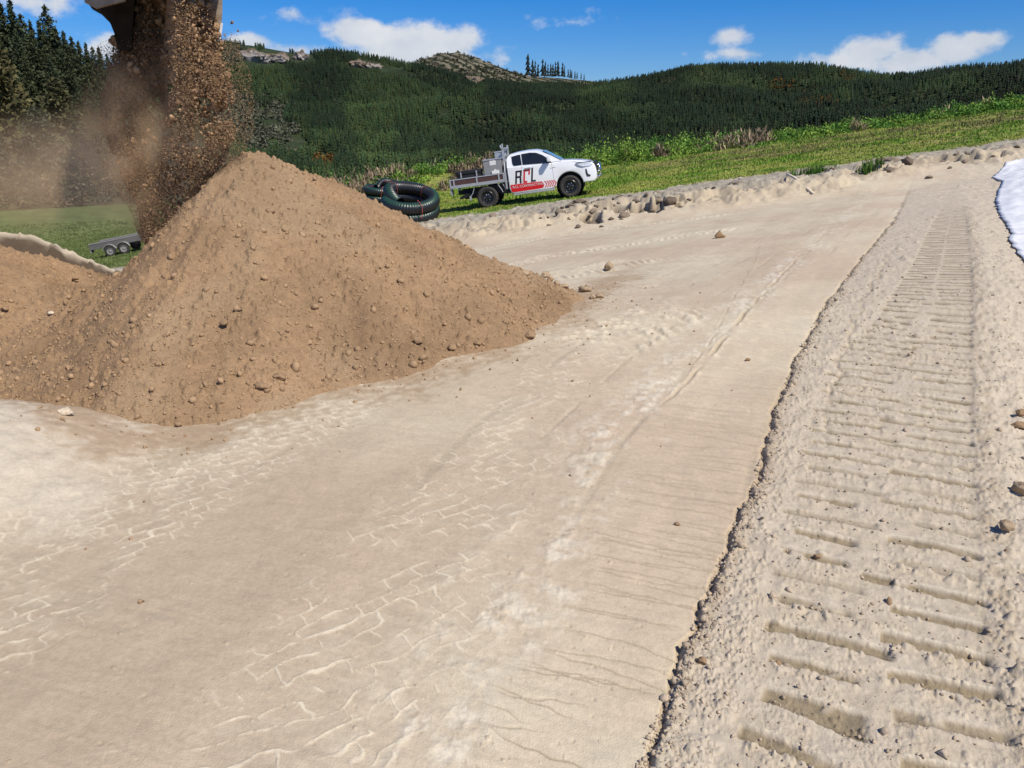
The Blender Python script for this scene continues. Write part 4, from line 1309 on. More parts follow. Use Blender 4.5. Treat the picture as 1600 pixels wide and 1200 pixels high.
def crown_mesh(H, R, seed, levels=24, per=7, tip=0.5, bare=0.06, base=(0.026, 0.042, 0.022), leaf=0.26, shape=0.85):
    r = np.random.default_rng(seed)
    V = []; K = []
    for l in range(levels):
        t = bare + (1 - bare) * l / levels
        ll = R * ((1 - t) ** shape) * r.uniform(0.75, 1.2) + 0.05 * R
        for b in range(per):
            a = r.uniform(0, 6.283); L = ll * r.uniform(0.55, 1.15)
            up = r.uniform(-0.15, 0.25)
            tint = np.array(base) * r.uniform(0.6, 1.5)
            m = max(3, int(L / (leaf * 0.8)))
            for s in range(m):
                f = (s + 0.6) / m
                for w in range(3):
                    c = np.array([math.cos(a) * L * f, math.sin(a) * L * f, t * H + up * L * f - 0.16 * L * f * f]) + r.normal(0, 0.10 * L + 0.06, 3)
                    d = r.normal(size=3); d[:2] += 1.2 * np.array([math.cos(a), math.sin(a)]); d[2] += 0.2
                    d /= np.linalg.norm(d); e = np.cross(d, r.normal(size=3)); e /= np.linalg.norm(e)
                    sz = leaf * r.uniform(0.7, 1.4) * (0.55 + 0.45 * (1 - t))
                    V += [c + d * sz * 1.3, c + e * sz * 0.55, c - d * sz, c - e * sz * 0.55]
                    K += [tint * r.uniform(0.75, 1.3)] * 4
    for w in range(14):     # leader
        c = np.array([0, 0, H * (0.95 + 0.05 * w / 14)]) + r.normal(0, 0.05, 3)
        d = np.array([r.normal() * 0.5, r.normal() * 0.5, 1.0]); d /= np.linalg.norm(d); e = np.cross(d, [0.3, 1, 0.2])
        V += [c + d * leaf * 1.2, c + e * leaf * 0.3, c - d * leaf, c - e * leaf * 0.3]; K += [np.array(base)] * 4
    V = np.array(V); return V, np.arange(len(V)).reshape(-1, 4), np.clip(np.array(K), 0.005, 0.6)


def trunk_bm(H, r0, lean=0.0, seed=0):
    bm = bmesh.new(); rr = random.Random(seed)
    rings = []
    for i in range(9):
        t = i / 8
        ring = []
        for k in range(8):
            a = 6.283 * k / 8
            q = r0 * (1 - 0.9 * t) * (1 + (0.4 if i == 0 else 0)) * rr.uniform(0.9, 1.1)
            ring.append(bm.verts.new((q * math.cos(a) + lean * t * t, q * math.sin(a), t * H * 0.97 - 0.4 * (i == 0))))
        rings.append(ring)
    for a, b in zip(rings, rings[1:]):
        for k in range(8): bm.faces.new((a[k], a[(k + 1) % 8], b[(k + 1) % 8], b[k]))
    # stub limbs
    for i in range(9):
        t = rr.uniform(0.2, 0.85); a = rr.uniform(0, 6.28); L = H * 0.16 * (1 - t) + 0.3
        d = Vector((math.cos(a), math.sin(a), 0.25)); s = Vector((-math.sin(a), math.cos(a), 0)) * r0 * 0.2; z = Vector((0, 0, r0 * 0.2)); o = Vector((lean * t * t, 0, t * H))
        base = [bm.verts.new(o + q) for q in (s, z, -s, -z)]; tip = bm.verts.new(o + d * L)
        for k in range(4): bm.faces.new((base[k], base[(k + 1) % 4], tip))
    return bm


def tree_proto(name, H, R, seed, **kw):
    r = empty(name)
    obj('trunk', trunk_bm(H, H * 0.02, seed=seed), M['bark'], r)
    V, F, K = crown_mesh(H, R, seed, **kw)
    mesh_arr('crown', V, F, K, M['needle'], parent=r)
    return r


def place_tree(root, p, s, rz, label, cat, group=None):
    root.location = p; root.scale = (s * random.uniform(0.92, 1.08), s, s * random.uniform(0.95, 1.05)); root.rotation_euler = (0, 0, rz)
    tag(root, label, cat, group)


def near_pts(lst, seed):
    out = []
    for u, v in lst:
        p = hill_pts(zb_left, [(u, v, 1.5, 1.5)], 1, seed)
        if len(p): out.append(p[0])
        else:
            q = ray(u, v); out.append((q[0], q[1], float(macro(q[0], q[1]))))
    return out


protos = [tree_proto('pine_tree', 9.0, 2.1, 901, base=(0.042, 0.055, 0.027)), tree_proto('pine_tree', 9.0, 2.5, 902, shape=0.7, per=6, base=(0.045, 0.055, 0.026)), tree_proto('pine_tree', 9.0, 1.9, 903, base=(0.055, 0.063, 0.028))]
used = [False] * 3
spots = [(-25, 100, 92), (2, 104, 92), (18, 108, 74), (34, 112, 84), (47, 113, 70), (60, 116, 62), (74, 118, 66), (88, 122, 86), (98, 122, 62), (110, 126, 64), (121, 130, 60), (132, 133, 54), (143, 135, 56), (153, 138, 50), (163, 140, 54), (174, 142, 46),
         (186, 148, 48), (200, 155, 48), (216, 165, 48), (-12, 135, 70), (12, 140, 66), (40, 140, 72), (62, 143, 70), (84, 146, 70), (106, 150, 66), (126, 153, 62), (146, 158, 60), (164, 162, 56), (182, 168, 56),
         (52, 168, 66), (90, 172, 68), (118, 176, 66), (142, 182, 62), (164, 188, 58), (186, 192, 56), (108, 200, 64), (130, 206, 62), (152, 212, 58), (174, 216, 52), (204, 200, 56), (228, 196, 52), (120, 226, 50), (146, 232, 48), (196, 226, 46), (220, 230, 46)]
pp = near_pts([(u, v) for u, v, h in spots], 77)
for i, ((u, v, hpx), p) in enumerate(zip(spots, pp)):
    k = i % 3
    if used[k]: r = copy_tree(protos[k])
    else: r = protos[k]; used[k] = True
    s = hpx * float(np.linalg.norm(np.array(p))) / FPX / 9.0
    place_tree(r, p, s, random.uniform(0, 6.28), 'dark green pine in the wood on the left hillside behind the dust', 'pine tree', 'pines on the left hillside')
olive = [(22, 222, 110, 'broad olive brown tree at the left border below the dark pines', (0.085, 0.075, 0.03)),
         (70, 262, 78, 'grey green tree with bare lower limbs in front of the olive brown tree', (0.06, 0.065, 0.038)),
         (98, 205, 66, 'small olive tree between the dark pines and the grey green tree', (0.07, 0.068, 0.03)),
         (138, 262, 62, 'dusty olive shrubby tree just left of the falling soil', (0.085, 0.08, 0.04)),
         (8, 292, 70, 'low grey brown tree at the left border above the brush', (0.09, 0.08, 0.045))]
for i, (u, v, hpx, lab, tint) in enumerate(olive):
    p = near_pts([(u, v)], 78)[0]
    s = hpx * float(np.linalg.norm(np.array(p))) / FPX / 8.0
    r = tree_proto('broad_tree', 8.0, 2.9, 950 + i, base=tint, levels=20, per=8, shape=0.5, leaf=0.3)
    place_tree(r, p, s, 1.0 * i, lab, 'tree')
# brush belt at the hill foot
sp = hill_pts(zb_left, [(60, 300, 130, 26), (230, 285, 130, 30), (160, 262, 110, 22), (120, 235, 110, 16), (330, 260, 60, 25)], 75, 79)
tn = np.where(g_.random((len(sp), 1)) < 0.6, np.array([[0.17, 0.13, 0.07]]), np.array([[0.085, 0.09, 0.042]])) * g_.uniform(0.6, 1.3, (len(sp), 1))
bush_cloud('brown_brush', sp, g_.uniform(0.8, 1.9, len(sp)), g_.uniform(0.7, 1.6, len(sp)), tn, 120, 0.22, 'brown brush along the foot of the left hill', 'brush', 80)
# far dark pines on the saddle right of the knoll
far_spots = [(824, 118, 29), (830, 118, 19), (836, 118, 22), (842, 118, 14), (846, 118, 24), (851, 118, 19), (855, 118, 20), (859, 118, 17), (863, 118, 18), (867, 118, 17), (871, 118, 19), (875, 118, 15), (879, 118, 17), (883, 119, 14),
             (887, 119, 14), (891, 120, 13), (895, 120, 12), (899, 121, 11), (903, 121, 10), (908, 122, 8), (912, 123, 7)]
for i, (u, v, h) in enumerate(far_spots):
    u += random.uniform(-2.2, 2.2); h *= random.uniform(0.7, 1.2) if i else 1.0
    p = P(u, v + 3, 780.0 + 16 * (i % 3))
    V, F, K = forest_mesh(np.zeros((1, 3)), np.array([(h + 3) * 800 / FPX]), np.array([[0.016, 0.022, 0.018]]), 640 + i)
    V = V * np.array([0.75, 0.75, 1.0])
    o = mesh_arr('far_pine', V, F, K, M['needle']); o.location = p
    tag(o, 'tall thin pine standing clear at the left end of the saddle row' if i == 0 else 'dark pine in the row on the saddle right of the cleared knoll', 'pine tree', None if i == 0 else 'pines on the far saddle')

# ================================================================== GRASS FIELD
GT = gturf.reshape(nr, nc)


def turf_at(x, y):
    r = np.hypot(x, y); a = np.arctan2(x, y)
    i = np.clip(np.interp(r, rows, np.arange(nr)).astype(int), 0, nr - 1); j = np.clip(np.interp(a, azf, np.arange(nc)).astype(int), 0, nc - 1)
    return GT[i, j]


def blades(name, x, y, nb, h, w, tint, label, cat, seed, lean=0.45, z=None):
    g = np.random.default_rng(seed)
    n = len(x); N = n * nb
    if z is None: z = gh(x, y)
    b = np.repeat(np.stack([x, y, z - 0.02], 1), nb, 0) + np.concatenate([g.normal(0, 0.06, (N, 2)), np.zeros((N, 1))], 1)
    H = np.repeat(h, nb) * g.uniform(0.5, 1.25, N); W = np.repeat(w, nb) * g.uniform(0.7, 1.3, N)
    a = g.random(N) * 6.283; la = g.random(N) * 6.283; ln = lean * g.random(N) * H
    side = np.stack([np.cos(a) * W, np.sin(a) * W, np.zeros(N)], 1)
    tip = b + np.stack([np.cos(la) * ln, np.sin(la) * ln, H], 1)
    v = np.stack([b - side, b + side, tip], 1).reshape(-1, 3)
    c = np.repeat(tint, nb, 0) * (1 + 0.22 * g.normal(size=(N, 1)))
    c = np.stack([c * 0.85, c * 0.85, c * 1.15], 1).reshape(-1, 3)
    o = mesh_arr(name, v, np.arange(N * 3).reshape(N, 3), np.clip(c, 0.005, 0.8), M['leaf'])
    return tag(o, label, cat, kind='stuff')


g = np.random.default_rng(85)
n = 150000
a = np.radians(g.uniform(-40, 40, n)); r = 26 + 78 * g.random(n) ** 1.6
x = r * np.sin(a); y = r * np.cos(a)
k = (turf_at(x, y) > 0.35 + 0.3 * g.random(n)) & ((y < 53) | (x / y < -0.38)) & (g.random(n) < np.where(y < 53, 1.0, 0.7)); x, y = x[k], y[k]
lush = smooth(-0.35, 0.3, fbm(x * 0.35, y * 0.5, 4, 851))[:, None]
band = (smooth(31, 34, y - 0.05 * x + 1.5 * fbm(x * 0.1, y * 0.1, 2, 853)) * smooth(45, 40, y) * smooth(2, 9, x) * smooth(-0.4, 0.3, fbm(x * 0.3, y * 0.9, 3, 855)))[:, None]
t = lush * np.array([0.15, 0.265, 0.034]) + (1 - lush) * np.array([0.31, 0.335, 0.075])
t = t * (1 - 0.8 * band) + 0.8 * band * np.array([0.22, 0.175, 0.085])
t = np.where((x < -9)[:, None], np.array([[0.12, 0.155, 0.05]]), t)
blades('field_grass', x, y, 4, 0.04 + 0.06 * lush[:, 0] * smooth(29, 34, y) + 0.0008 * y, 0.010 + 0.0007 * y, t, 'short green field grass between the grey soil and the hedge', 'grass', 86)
# leafy weeds in a strip along the far edge of the field
n = 900
x = g.uniform(-17, 40, n); y = 47.5 + 1.7 * g.normal(size=n) - 0.05 * np.abs(x) + np.where(x < -3, -1.5, 0)
prof = np.interp(x, [-17, -6, -1, 3, 5, 10, 12.5, 14, 17, 22, 26, 33, 40], [0.7, 0.75, 0.7, 1.1, 1.35, 1.2, 0.9, 0.55, 0.6, 0.5, 0.65, 0.9, 1.0])
hh = prof * g.uniform(0.45, 1.15, n) * (1 + 0.35 * perlin(x * 0.7, y * 0.4, 859)) * smooth(4.5, 1.5, np.abs(y - 47.5))
c = np.stack([x, y, gh(x, y)], 1)
lv = g.random((n, 1)) < 0.55
tn = np.where(lv, np.array([[0.09, 0.20, 0.034]]), np.array([[0.19, 0.30, 0.05]])) * g.uniform(0.65, 1.25, (n, 1))
bush_cloud('leafy_weeds', c, 0.35 + 0.55 * g.random(n), hh, tn, 150, 0.062, 'rank green weeds along the far edge of the field', 'weeds', 87, lance=1.3, up=0.3)
# dry stalks
n = 260
x = np.concatenate([g.uniform(-14, -1, 170), g.normal(9.2, 0.8, 30), g.normal(12.6, 1.0, 40), g.uniform(0, 32, 20)]); y = np.concatenate([45.2 + 1.6 * g.normal(size=170), 46 + 0.8 * g.normal(size=90)])
k = fbm(x * 0.35, y * 0.5, 2, 861) > -0.25; x, y = x[k], y[k]; n = len(x)
c = np.stack([x, y, gh(x, y)], 1)
bush_cloud('dry_brush', c, g.uniform(0.3, 0.8, n), g.uniform(0.35, 0.95, n), np.array([0.25, 0.19, 0.125])[None] * g.uniform(0.6, 1.35, (n, 1)), 110, 0.07, 'dry beige brush among the weeds', 'dry brush', 88, lance=2.4, up=0.5)


def bank_clods():
    gg = np.random.default_rng(91)
    meshes = []
    for k in range(6):
        tv, tf = BIGLUMP[k]
        c = np.tile(np.array([[0.15, 0.115, 0.085], [0.22, 0.175, 0.13]][k % 2]), (len(tv), 1)) * (1 + 0.25 * perlin(tv[:, 0] * 4, tv[:, 1] * 4 + tv[:, 2] * 3, 345))[:, None]
        o = mesh_arr('earth_clod', tv * np.array([1, 0.8, 0.7]), tf, c, M['clod']); meshes.append(o)
    n = 0
    for i in range(170):
        x = gg.uniform(-6, 17); y = 22.3 + gg.normal(0, 0.9) if gg.random() < 0.6 else gg.uniform(21, 26)
        if gg.random() < 0.35: x = gg.normal(2.6, 1.3)
        if turf_at(np.array([x]), np.array([y]))[0] > 0.3: continue
        o = meshes[n % 6] if n < 6 else meshes[n % 6].copy()
        if n >= 6: COL.objects.link(o)
        q = 0.04 + 0.06 * gg.random() + 0.14 * gg.random() ** 7
        o.scale = (q, q * gg.uniform(0.7, 1.2), q * gg.uniform(0.6, 1.0)); o.rotation_euler = (0, 0, gg.uniform(0, 6))
        o.location = (x, y, float(gh(x, y)[0]) + q * 0.25)
        tag(o, 'broken earth clod on the torn bank below the field', 'earth clod', 'earth clods along the torn bank')
        n += 1


bank_clods()


def tuft(u, v, s, n, label, seed):
    X, Y, Z = ray_surf(u, v)
    gg = np.random.default_rng(seed)
    x = X + gg.normal(0, s, n); y = Y + gg.normal(0, s * 0.4, n)
    o = blades('grass_tuft', x, y, 4, np.full(n, 0.26), np.full(n, 0.018), np.array([0.075, 0.15, 0.025])[None] * gg.uniform(0.7, 1.4, (n, 1)), label, 'grass tuft', seed)
    o['kind'] = 'thing'


tuft(1270, 271, 0.34, 90, 'wide green grass tuft hanging over the cut bank', 871)
tuft(1356, 266, 0.2, 40, 'small green grass tuft alone on the grey soil', 872)

# ================================================================== TRUCK
M['white'] = pbr('white_paint', (0.80, 0.81, 0.82), rough=0.25, spec=0.5, coat=0.6)
M['glass'] = pbr('tinted_glass', (0.012, 0.014, 0.018), rough=0.06, spec=0.6)
M['screen'] = pbr('windscreen_glass', (0.10, 0.16, 0.24), rough=0.08, spec=0.8)
M['black'] = pbr('black_plastic', (0.014, 0.014, 0.015), rough=0.55)
M['tyre'] = pbr('tyre_rubber', (0.045, 0.041, 0.037), rough=0.85, var=0.25, vscale=10)
M['rim'] = pbr('black_rim', (0.012, 0.012, 0.013), rough=0.3, spec=0.6)
M['alloy'] = pbr('aluminium', (0.52, 0.53, 0.54), rough=0.42, metal=0.55, var=0.1, vscale=5)
M['galv'] = pbr('grey_steel_box', (0.30, 0.30, 0.30), rough=0.5, metal=0.3, var=0.12, vscale=4)
M['ply'] = pbr('brown_panel', (0.085, 0.042, 0.038), rough=0.5, var=0.15, vscale=5)
M['red'] = pbr('red_vinyl', (0.62, 0.012, 0.014), rough=0.35)
M['letter_red'] = pbr('red_letter', (0.60, 0.03, 0.03), rough=0.35)
M['ink'] = pbr('black_letter', (0.012, 0.012, 0.014), rough=0.4)
M['lamp'] = pbr('headlight_lens', (0.55, 0.58, 0.64), rough=0.1, spec=0.8, var=0.4, vscale=14)
M['chrome'] = pbr('chrome', (0.8, 0.8, 0.8), rough=0.15, metal=1.0)
M['jug'] = pbr('white_plastic', (0.72, 0.72, 0.70), rough=0.45)


def bx(bm, x0, x1, y0, y1, z0, z1, bev=0.0):
    b2 = bmesh.new(); bmesh.ops.create_cube(b2, size=1.0)
    for v in b2.verts:
        v.co = Vector(((x0 + x1) / 2 + v.co.x * (x1 - x0), (y0 + y1) / 2 + v.co.y * (y1 - y0), (z0 + z1) / 2 + v.co.z * (z1 - z0)))
    if bev > 0: bmesh.ops.bevel(b2, geom=b2.edges[:], offset=bev, segments=2, affect='EDGES', profile=0.6)
    me = bpy.data.meshes.new('t'); b2.to_mesh(me); b2.free(); bm.from_mesh(me); bpy.data.meshes.remove(me)


def prism(bm, pts, y0, y1, bev=0.0, seg=2):
    b2 = bmesh.new()
    a = [b2.verts.new((x, y0, z)) for x, z in pts]; b = [b2.verts.new((x, y1, z)) for x, z in pts]
    n = len(pts)
    f1 = b2.faces.new(a); f2 = b2.faces.new(b[::-1])
    for i in range(n): b2.faces.new((a[i], b[i], b[(i + 1) % n], a[(i + 1) % n]))
    bmesh.ops.recalc_face_normals(b2, faces=b2.faces[:])
    if bev > 0:
        bmesh.ops.bevel(b2, geom=list({e for f in (f1, f2) for e in f.edges}), offset=bev, segments=seg, affect='EDGES', profile=0.6)
    me = bpy.data.meshes.new('t'); b2.to_mesh(me); b2.free(); bm.from_mesh(me); bpy.data.meshes.remove(me)


def tube(bm, pts, r, n=8):
    pts = [Vector(p) for p in pts]; rings = []
    for i, p in enumerate(pts):
        d = (pts[min(i + 1, len(pts) - 1)] - pts[max(i - 1, 0)]).normalized()
        u = d.cross(Vector((0.13, 0.31, 0.94))).normalized(); w = d.cross(u)
        rings.append([bm.verts.new(p + (u * math.cos(6.2832 * k / n) + w * math.sin(6.2832 * k / n)) * r) for k in range(n)])
    for a, b in zip(rings, rings[1:]):
        for k in range(n): bm.faces.new((a[k], a[(k + 1) % n], b[(k + 1) % n], b[k]))
    bm.faces.new(rings[0]); bm.faces.new(rings[-1][::-1])


def lathe_y(bm, prof, cx, cz, n=40, y=0.0):
    """prof: (radius, y) revolved round the wheel axle"""
    rings = [[bm.verts.new((cx + r * math.cos(6.2832 * k / n), y + yy, cz + r * math.sin(6.2832 * k / n))) for k in range(n)] for r, yy in prof]
    for a, b in zip(rings, rings[1:]):
        for k in range(n): bm.faces.new((a[k], a[(k + 1) % n], b[(k + 1) % n], b[k]))


def wheel(parent, cx, cz, R, y, side, mt='tyre', mr='rim', wd=0.27):
    bm = bmesh.new(); h = wd / 2
    lathe_y(bm, [(R * .6, h * .75), (R * .66, h), (R * .86, h * 1.02), (R * .97, h * .82), (R, h * .5), (R, -h * .5), (R * .97, -h * .82), (R * .86, -h), (R * .6, -h * .8)], cx, cz, 44, y)
    for k in range(44):     # tread blocks
        a = 6.2832 * k / 44
        if k % 2: continue
        c, s = math.cos(a), math.sin(a)
        q = [bm.verts.new((cx + (R + dr) * c - t * s, y + yy, cz + (R + dr) * s + t * c)) for dr in (-0.01, 0.012) for (t, yy) in ((-.017, -h * .7), (.017, -h * .7), (.017, h * .7), (-.017, h * .7))]
        for f in ((4, 5, 6, 7), (0, 1, 5, 4), (1, 2, 6, 5), (2, 3, 7, 6), (3, 0, 4, 7)): bm.faces.new([q[i] for i in f])
    w = obj('wheel', bm, M[mt], parent, True, 40)
    bm = bmesh.new()
    s = side
    lathe_y(bm, [(R * .61, s * h * .8), (R * .58, s * h * .86), (R * .55, s * h * .55), (R * .40, s * h * .40), (R * .34, s * h * .52), (R * .20, s * h * .55), (R * .19, s * h * .72), (R * .14, s * h * .78), (0.001, s * h * .78)], cx, cz, 32, y)
    n0 = len(bm.faces)
    for k in range(6):
        a = 6.2832 * k / 6
        bmesh.ops.create_uvsphere(bm, u_segments=8, v_segments=6, radius=0.02, matrix=Matrix.Translation((cx + R * .27 * math.cos(a), y + s * h * .57, cz + R * .27 * math.sin(a))))
    bm.faces.ensure_lookup_table()
    for f_ in bm.faces[n0:]: f_.material_index = 1
    ro = obj('rim', bm, M[mr], w, True, 35); ro.data.materials.append(M['chrome'])
    return w


def y_side(z):        # half width of the cab at height z (tumblehome)
    return 0.895 - 0.165 * smooth(1.30, 1.85, np.array(z)).item() - 0.02


def side_poly(bm, pts, off, th=0.004, body=False):
    """a flat sticker or pane hugging the right side of the cab"""
    yo = [(-(0.90 if body else y_side(z)) - off) for x, z in pts]
    a = [bm.verts.new((x, y, z)) for (x, z), y in zip(pts, yo)]
    b = [bm.verts.new((x, y + th, z)) for (x, z), y in zip(pts, yo)]
    n = len(pts); bm.faces.new(a); bm.faces.new(b[::-1])
    for i in range(n): bm.faces.new((a[i], b[i], b[(i + 1) % n], a[(i + 1) % n]))


def build_truck():
    T = empty('utility_truck')
    tag(T, 'white utility truck with aluminium tray and red stripe parked on grass', 'truck')
    R = 0.39
    arch = [(3.085 + 0.50 * math.cos(a), 0.41 + 0.50 * math.sin(a)) for a in np.radians(np.linspace(6, 176, 18))]
    low = [(0.90, 0.44), (0.86, 0.60), (0.86, 1.345), (1.6, 1.335), (2.48, 1.30), (2.84, 1.335), (3.2, 1.30), (3.6, 1.235), (3.88, 1.165), (4.02, 1.06), (4.07, 0.92), (4.09, 0.74), (4.07, 0.56), (3.98, 0.47), (3.62, 0.47)] + arch + [(2.56, 0.45), (2.45, 0.40), (1.0, 0.40)]
    bm = bmesh.new(); prism(bm, low, -0.90, 0.90, 0.045, 3)
    for v in bm.verts:
        if v.co.x > 3.45: v.co.y *= 1 - 0.20 * ((v.co.x - 3.45) / 0.64) ** 2
        if v.co.z > 1.0 and v.co.x > 2.8: v.co.y *= 1 - 0.35 * (v.co.z - 1.0) ** 1.3
    obj('body', bm, M['white'], T, True, 38)
    for s in (-1, 1):         # wheel wells
        bm = bmesh.new(); lathe_y(bm, [(0.495, 0.0), (0.495, -s * 0.35), (0.05, -s * 0.35)], 3.085, 0.41, 36, s * 0.86); obj('wheel_arch', bm, M['black'], T)
    # cabin
    top = [(0.86, 1.33), (0.875, 1.62), (0.91, 1.74), (1.0, 1.805), (1.3, 1.845), (1.65, 1.86), (1.98, 1.835), (2.17, 1.765), (2.5, 1.56), (2.86, 1.325)]
    bm = bmesh.new(); prism(bm, top, -1.0, 1.0, 0.0)
    bmesh.ops.subdivide_edges(bm, edges=[e for e in bm.edges if abs(e.verts[0].co.y - e.verts[1].co.y) > 1], cuts=6)
    for v in bm.verts:
        w = y_side(v.co.z) * (1 - 0.05 * max(0, v.co.x - 2.2))
        f = abs(v.co.y)
        v.co.y *= w
        if v.co.z > 1.7: v.co.z -= 0.035 * f ** 4
    obj('cabin', bm, M['white'], T, True, 50)
    bm = bmesh.new()          # windows on the camera side and the other side
    q = [(1.05, 1.70), (1.30, 1.735), (1.39, 1.735), (1.42, 1.375), (1.13, 1.375), (1.08, 1.45)]
    side_poly(bm, q, 0.006)
    f = [(1.425, 1.745), (1.75, 1.755), (1.98, 1.72), (2.2, 1.61), (2.48, 1.40), (2.49, 1.325), (1.455, 1.372)]
    b3 = bmesh.new(); side_poly(b3, f, 0.006)
    for b_ in (bm, b3):
        b4 = b_.copy()
        for e in b4.verts: e.co.y *= -1
        obj('side_window', b_, M['glass'], T); obj('side_window', b4, M['glass'], T)
    bm = bmesh.new()
    ws = []
    for (x, z) in ((2.20, 1.752), (2.5, 1.566), (2.83, 1.35)):
        nx, nz = 0.006 + 0.004, 0.012
        ws.append([bm.verts.new((x + nx, y, z + nz)) for y in (-(y_side(z) - 0.08), 0, (y_side(z) - 0.08))])
    for a, b in zip(ws, ws[1:]):
        for k in range(2): bm.faces.new((a[k], a[k + 1], b[k + 1], b[k]))
    obj('windscreen', bm, M['screen'], T)
    bm = bmesh.new()          # door gaps and side vent line
    side_poly(bm, [(1.405, 1.33), (1.413, 1.33), (1.36, 0.72), (1.352, 0.72)], 0.0015, 0.002, True)
    obj('door_seam', bm, M['black'], T); bm = bmesh.new()
    side_poly(bm, [(2.50, 1.29), (2.508, 1.29), (2.53, 0.72), (2.522, 0.72)], 0.0015, 0.002, True)
    obj('door_seam', bm, M['black'], T); bm = bmesh.new()
    side_poly(bm, [(2.42, 1.12), (2.62, 1.135), (2.62, 1.12), (2.45, 1.108)], 0.0015, 0.002, True)
    obj('side_badge', bm, M['black'], T)
    bm = bmesh.new(); bx(bm, 1.50, 1.74, -0.945, -0.898, 1.205, 1.25, 0.012)
    obj('door_handle', bm, M['chrome'], T, True)
    # mirror
    bm = bmesh.new(); bx(bm, 2.36, 2.50, -1.14, -0.93, 1.36, 1.56, 0.04); bx(bm, 2.40, 2.46, -0.95, -0.86, 1.36, 1.42)
    obj('wing_mirror', bm, M['white'], T, True, 40)
    # front
    bm = bmesh.new()
    yb = -0.86
    hl = [(3.40, 1.145), (3.66, 1.16), (3.86, 1.16), (3.96, 1.06), (3.86, 1.02), (3.62, 1.03), (3.50, 1.07)]

    def yfront(x): return 0.90 * (1 - 0.20 * (max(0, x - 3.45) / 0.64) ** 2)
    for s in (-1, 1):
        bmh = bmesh.new()
        a = [bmh.verts.new((x, s * (yfront(x) * (1 - .35 * max(0, z - 1) ** 1.3) + 0.012), z)) for x, z in hl]
        b = [bmh.verts.new((x, s * (yfront(x) - 0.14), z)) for x, z in hl]
        bmh.faces.new(a); bmh.faces.new(b[::-1])
        for i in range(len(hl)): bmh.faces.new((a[i], b[i], b[(i + 1) % len(hl)], a[(i + 1) % len(hl)]))
        h_ = obj('headlight', bmh, M['lamp'], T)
        bmh = bmesh.new()
        rim_ = [(3.36, 1.165), (3.66, 1.185), (3.93, 1.18), (3.93, 1.155), (3.66, 1.163), (3.42, 1.148)]
        a = [bmh.verts.new((x, s * (yfront(x) * (1 - .35 * max(0, z - 1) ** 1.3) + 0.016), z)) for x, z in rim_]
        b = [bmh.verts.new((x, s * (yfront(x) - 0.10), z)) for x, z in rim_]
        bmh.faces.new(a); bmh.faces.new(b[::-1])
        for i in range(len(rim_)): bmh.faces.new((a[i], b[i], b[(i + 1) % len(rim_)], a[(i + 1) % len(rim_)]))
        obj('bezel', bmh, M['black'], h_)
        bmh = bmesh.new()
        fp = [(3.70, 0.93), (3.735, 0.93), (3.77, 0.74), (3.86, 0.70), (3.85, 0.655), (3.74, 0.665), (3.705, 0.74)]
        a = [bmh.verts.new((x, s * (yfront(x) + 0.006), z)) for x, z in fp]; b = [bmh.verts.new((x, s * (yfront(x) - 0.05), z)) for x, z in fp]
        bmh.faces.new(a); bmh.faces.new(b[::-1])
        for i in range(len(fp)): bmh.faces.new((a[i], b[i], b[(i + 1) % len(fp)], a[(i + 1) % len(fp)]))
        obj('fog_light_recess', bmh, M['black'], T)
    bm = bmesh.new(); bx(bm, 3.99, 4.115, -0.62, 0.62, 0.74, 1.12, 0.03)
    obj('grille', bm, M['black'], T, True, 40)
    bm = bmesh.new()
    for z in (0.62, 0.80, 1.02):
        tube(bm, [(4.10, -0.56, z - 0.03), (4.20, -0.46, z), (4.225, 0, z), (4.20, 0.46, z), (4.10, 0.56, z - 0.03)], 0.032)
    for s in (-1, 1):
        tube(bm, [(4.06, s * 0.56, 0.52), (4.19, s * 0.5, 0.62), (4.21, s * 0.47, 0.85), (4.18, s * 0.46, 1.03)], 0.034)
    obj('bull_bar', bm, M['chrome'], T, True)
    # writing and stripe on the right side
    bm = bmesh.new()
    side_poly(bm, [(0.905, 0.72), (1.72, 0.715), (2.08, 0.70), (2.16, 0.585), (2.10, 0.47), (1.95, 0.455), (1.0, 0.445), (0.925, 0.48)], 0.003, 0.003, True)
    for i in range(5):
        x = 2.15 + i * 0.085
        side_poly(bm, [(x, 0.70), (x + 0.042, 0.70), (x + 0.122, 0.585), (x + 0.042, 0.47), (x, 0.47), (x + 0.08, 0.585)], 0.003, 0.003, True)
    st = obj('side_stripe', bm, M['red'], T)

    def glyph(name, polys, x0, z0, mat, sx=0.24, sz=0.46, shear=0.16):
        b_ = bmesh.new()
        for i, p in enumerate(polys):
            side_poly(b_, [(x0 + px * sx + shear * pz * sz, z0 + pz * sz) for px, pz in p], 0.005 + 0.0004 * i, 0.002, True)
        obj(name, b_, mat, T)
    glyph('letter', [[(0, 0), (.26, 0), (.26, 1), (0, 1)], [(.26, 1), (.26, .87), (.92, .87), (1, .93), (1, 1)], [(.70, .87), (.95, .87), (.95, .56), (.70, .56)], [(.26, .58), (.26, .44), (.9, .44), (.9, .58)], [(.66, .46), (.92, .46), (1.0, 0), (.74, 0)]], 1.09, 0.73, M['ink'])
    glyph('letter', [[(0, 0), (.26, 0), (.26, 1), (0, 1)], [(.26, 1), (.26, .86), (1, .86), (1, 1)], [(.76, .86), (1, .86), (1, .58), (.76, .58)], [(.26, .14), (.26, 0), (.62, 0), (.62, .14)]], 1.39, 0.73, M['letter_red'])
    glyph('letter', [[(0, 0), (.26, 0), (.26, 1.08), (0, 1.08)], [(.26, .12), (.26, 0), (.75, 0), (.75, .12)]], 1.68, 0.73, M['ink'])
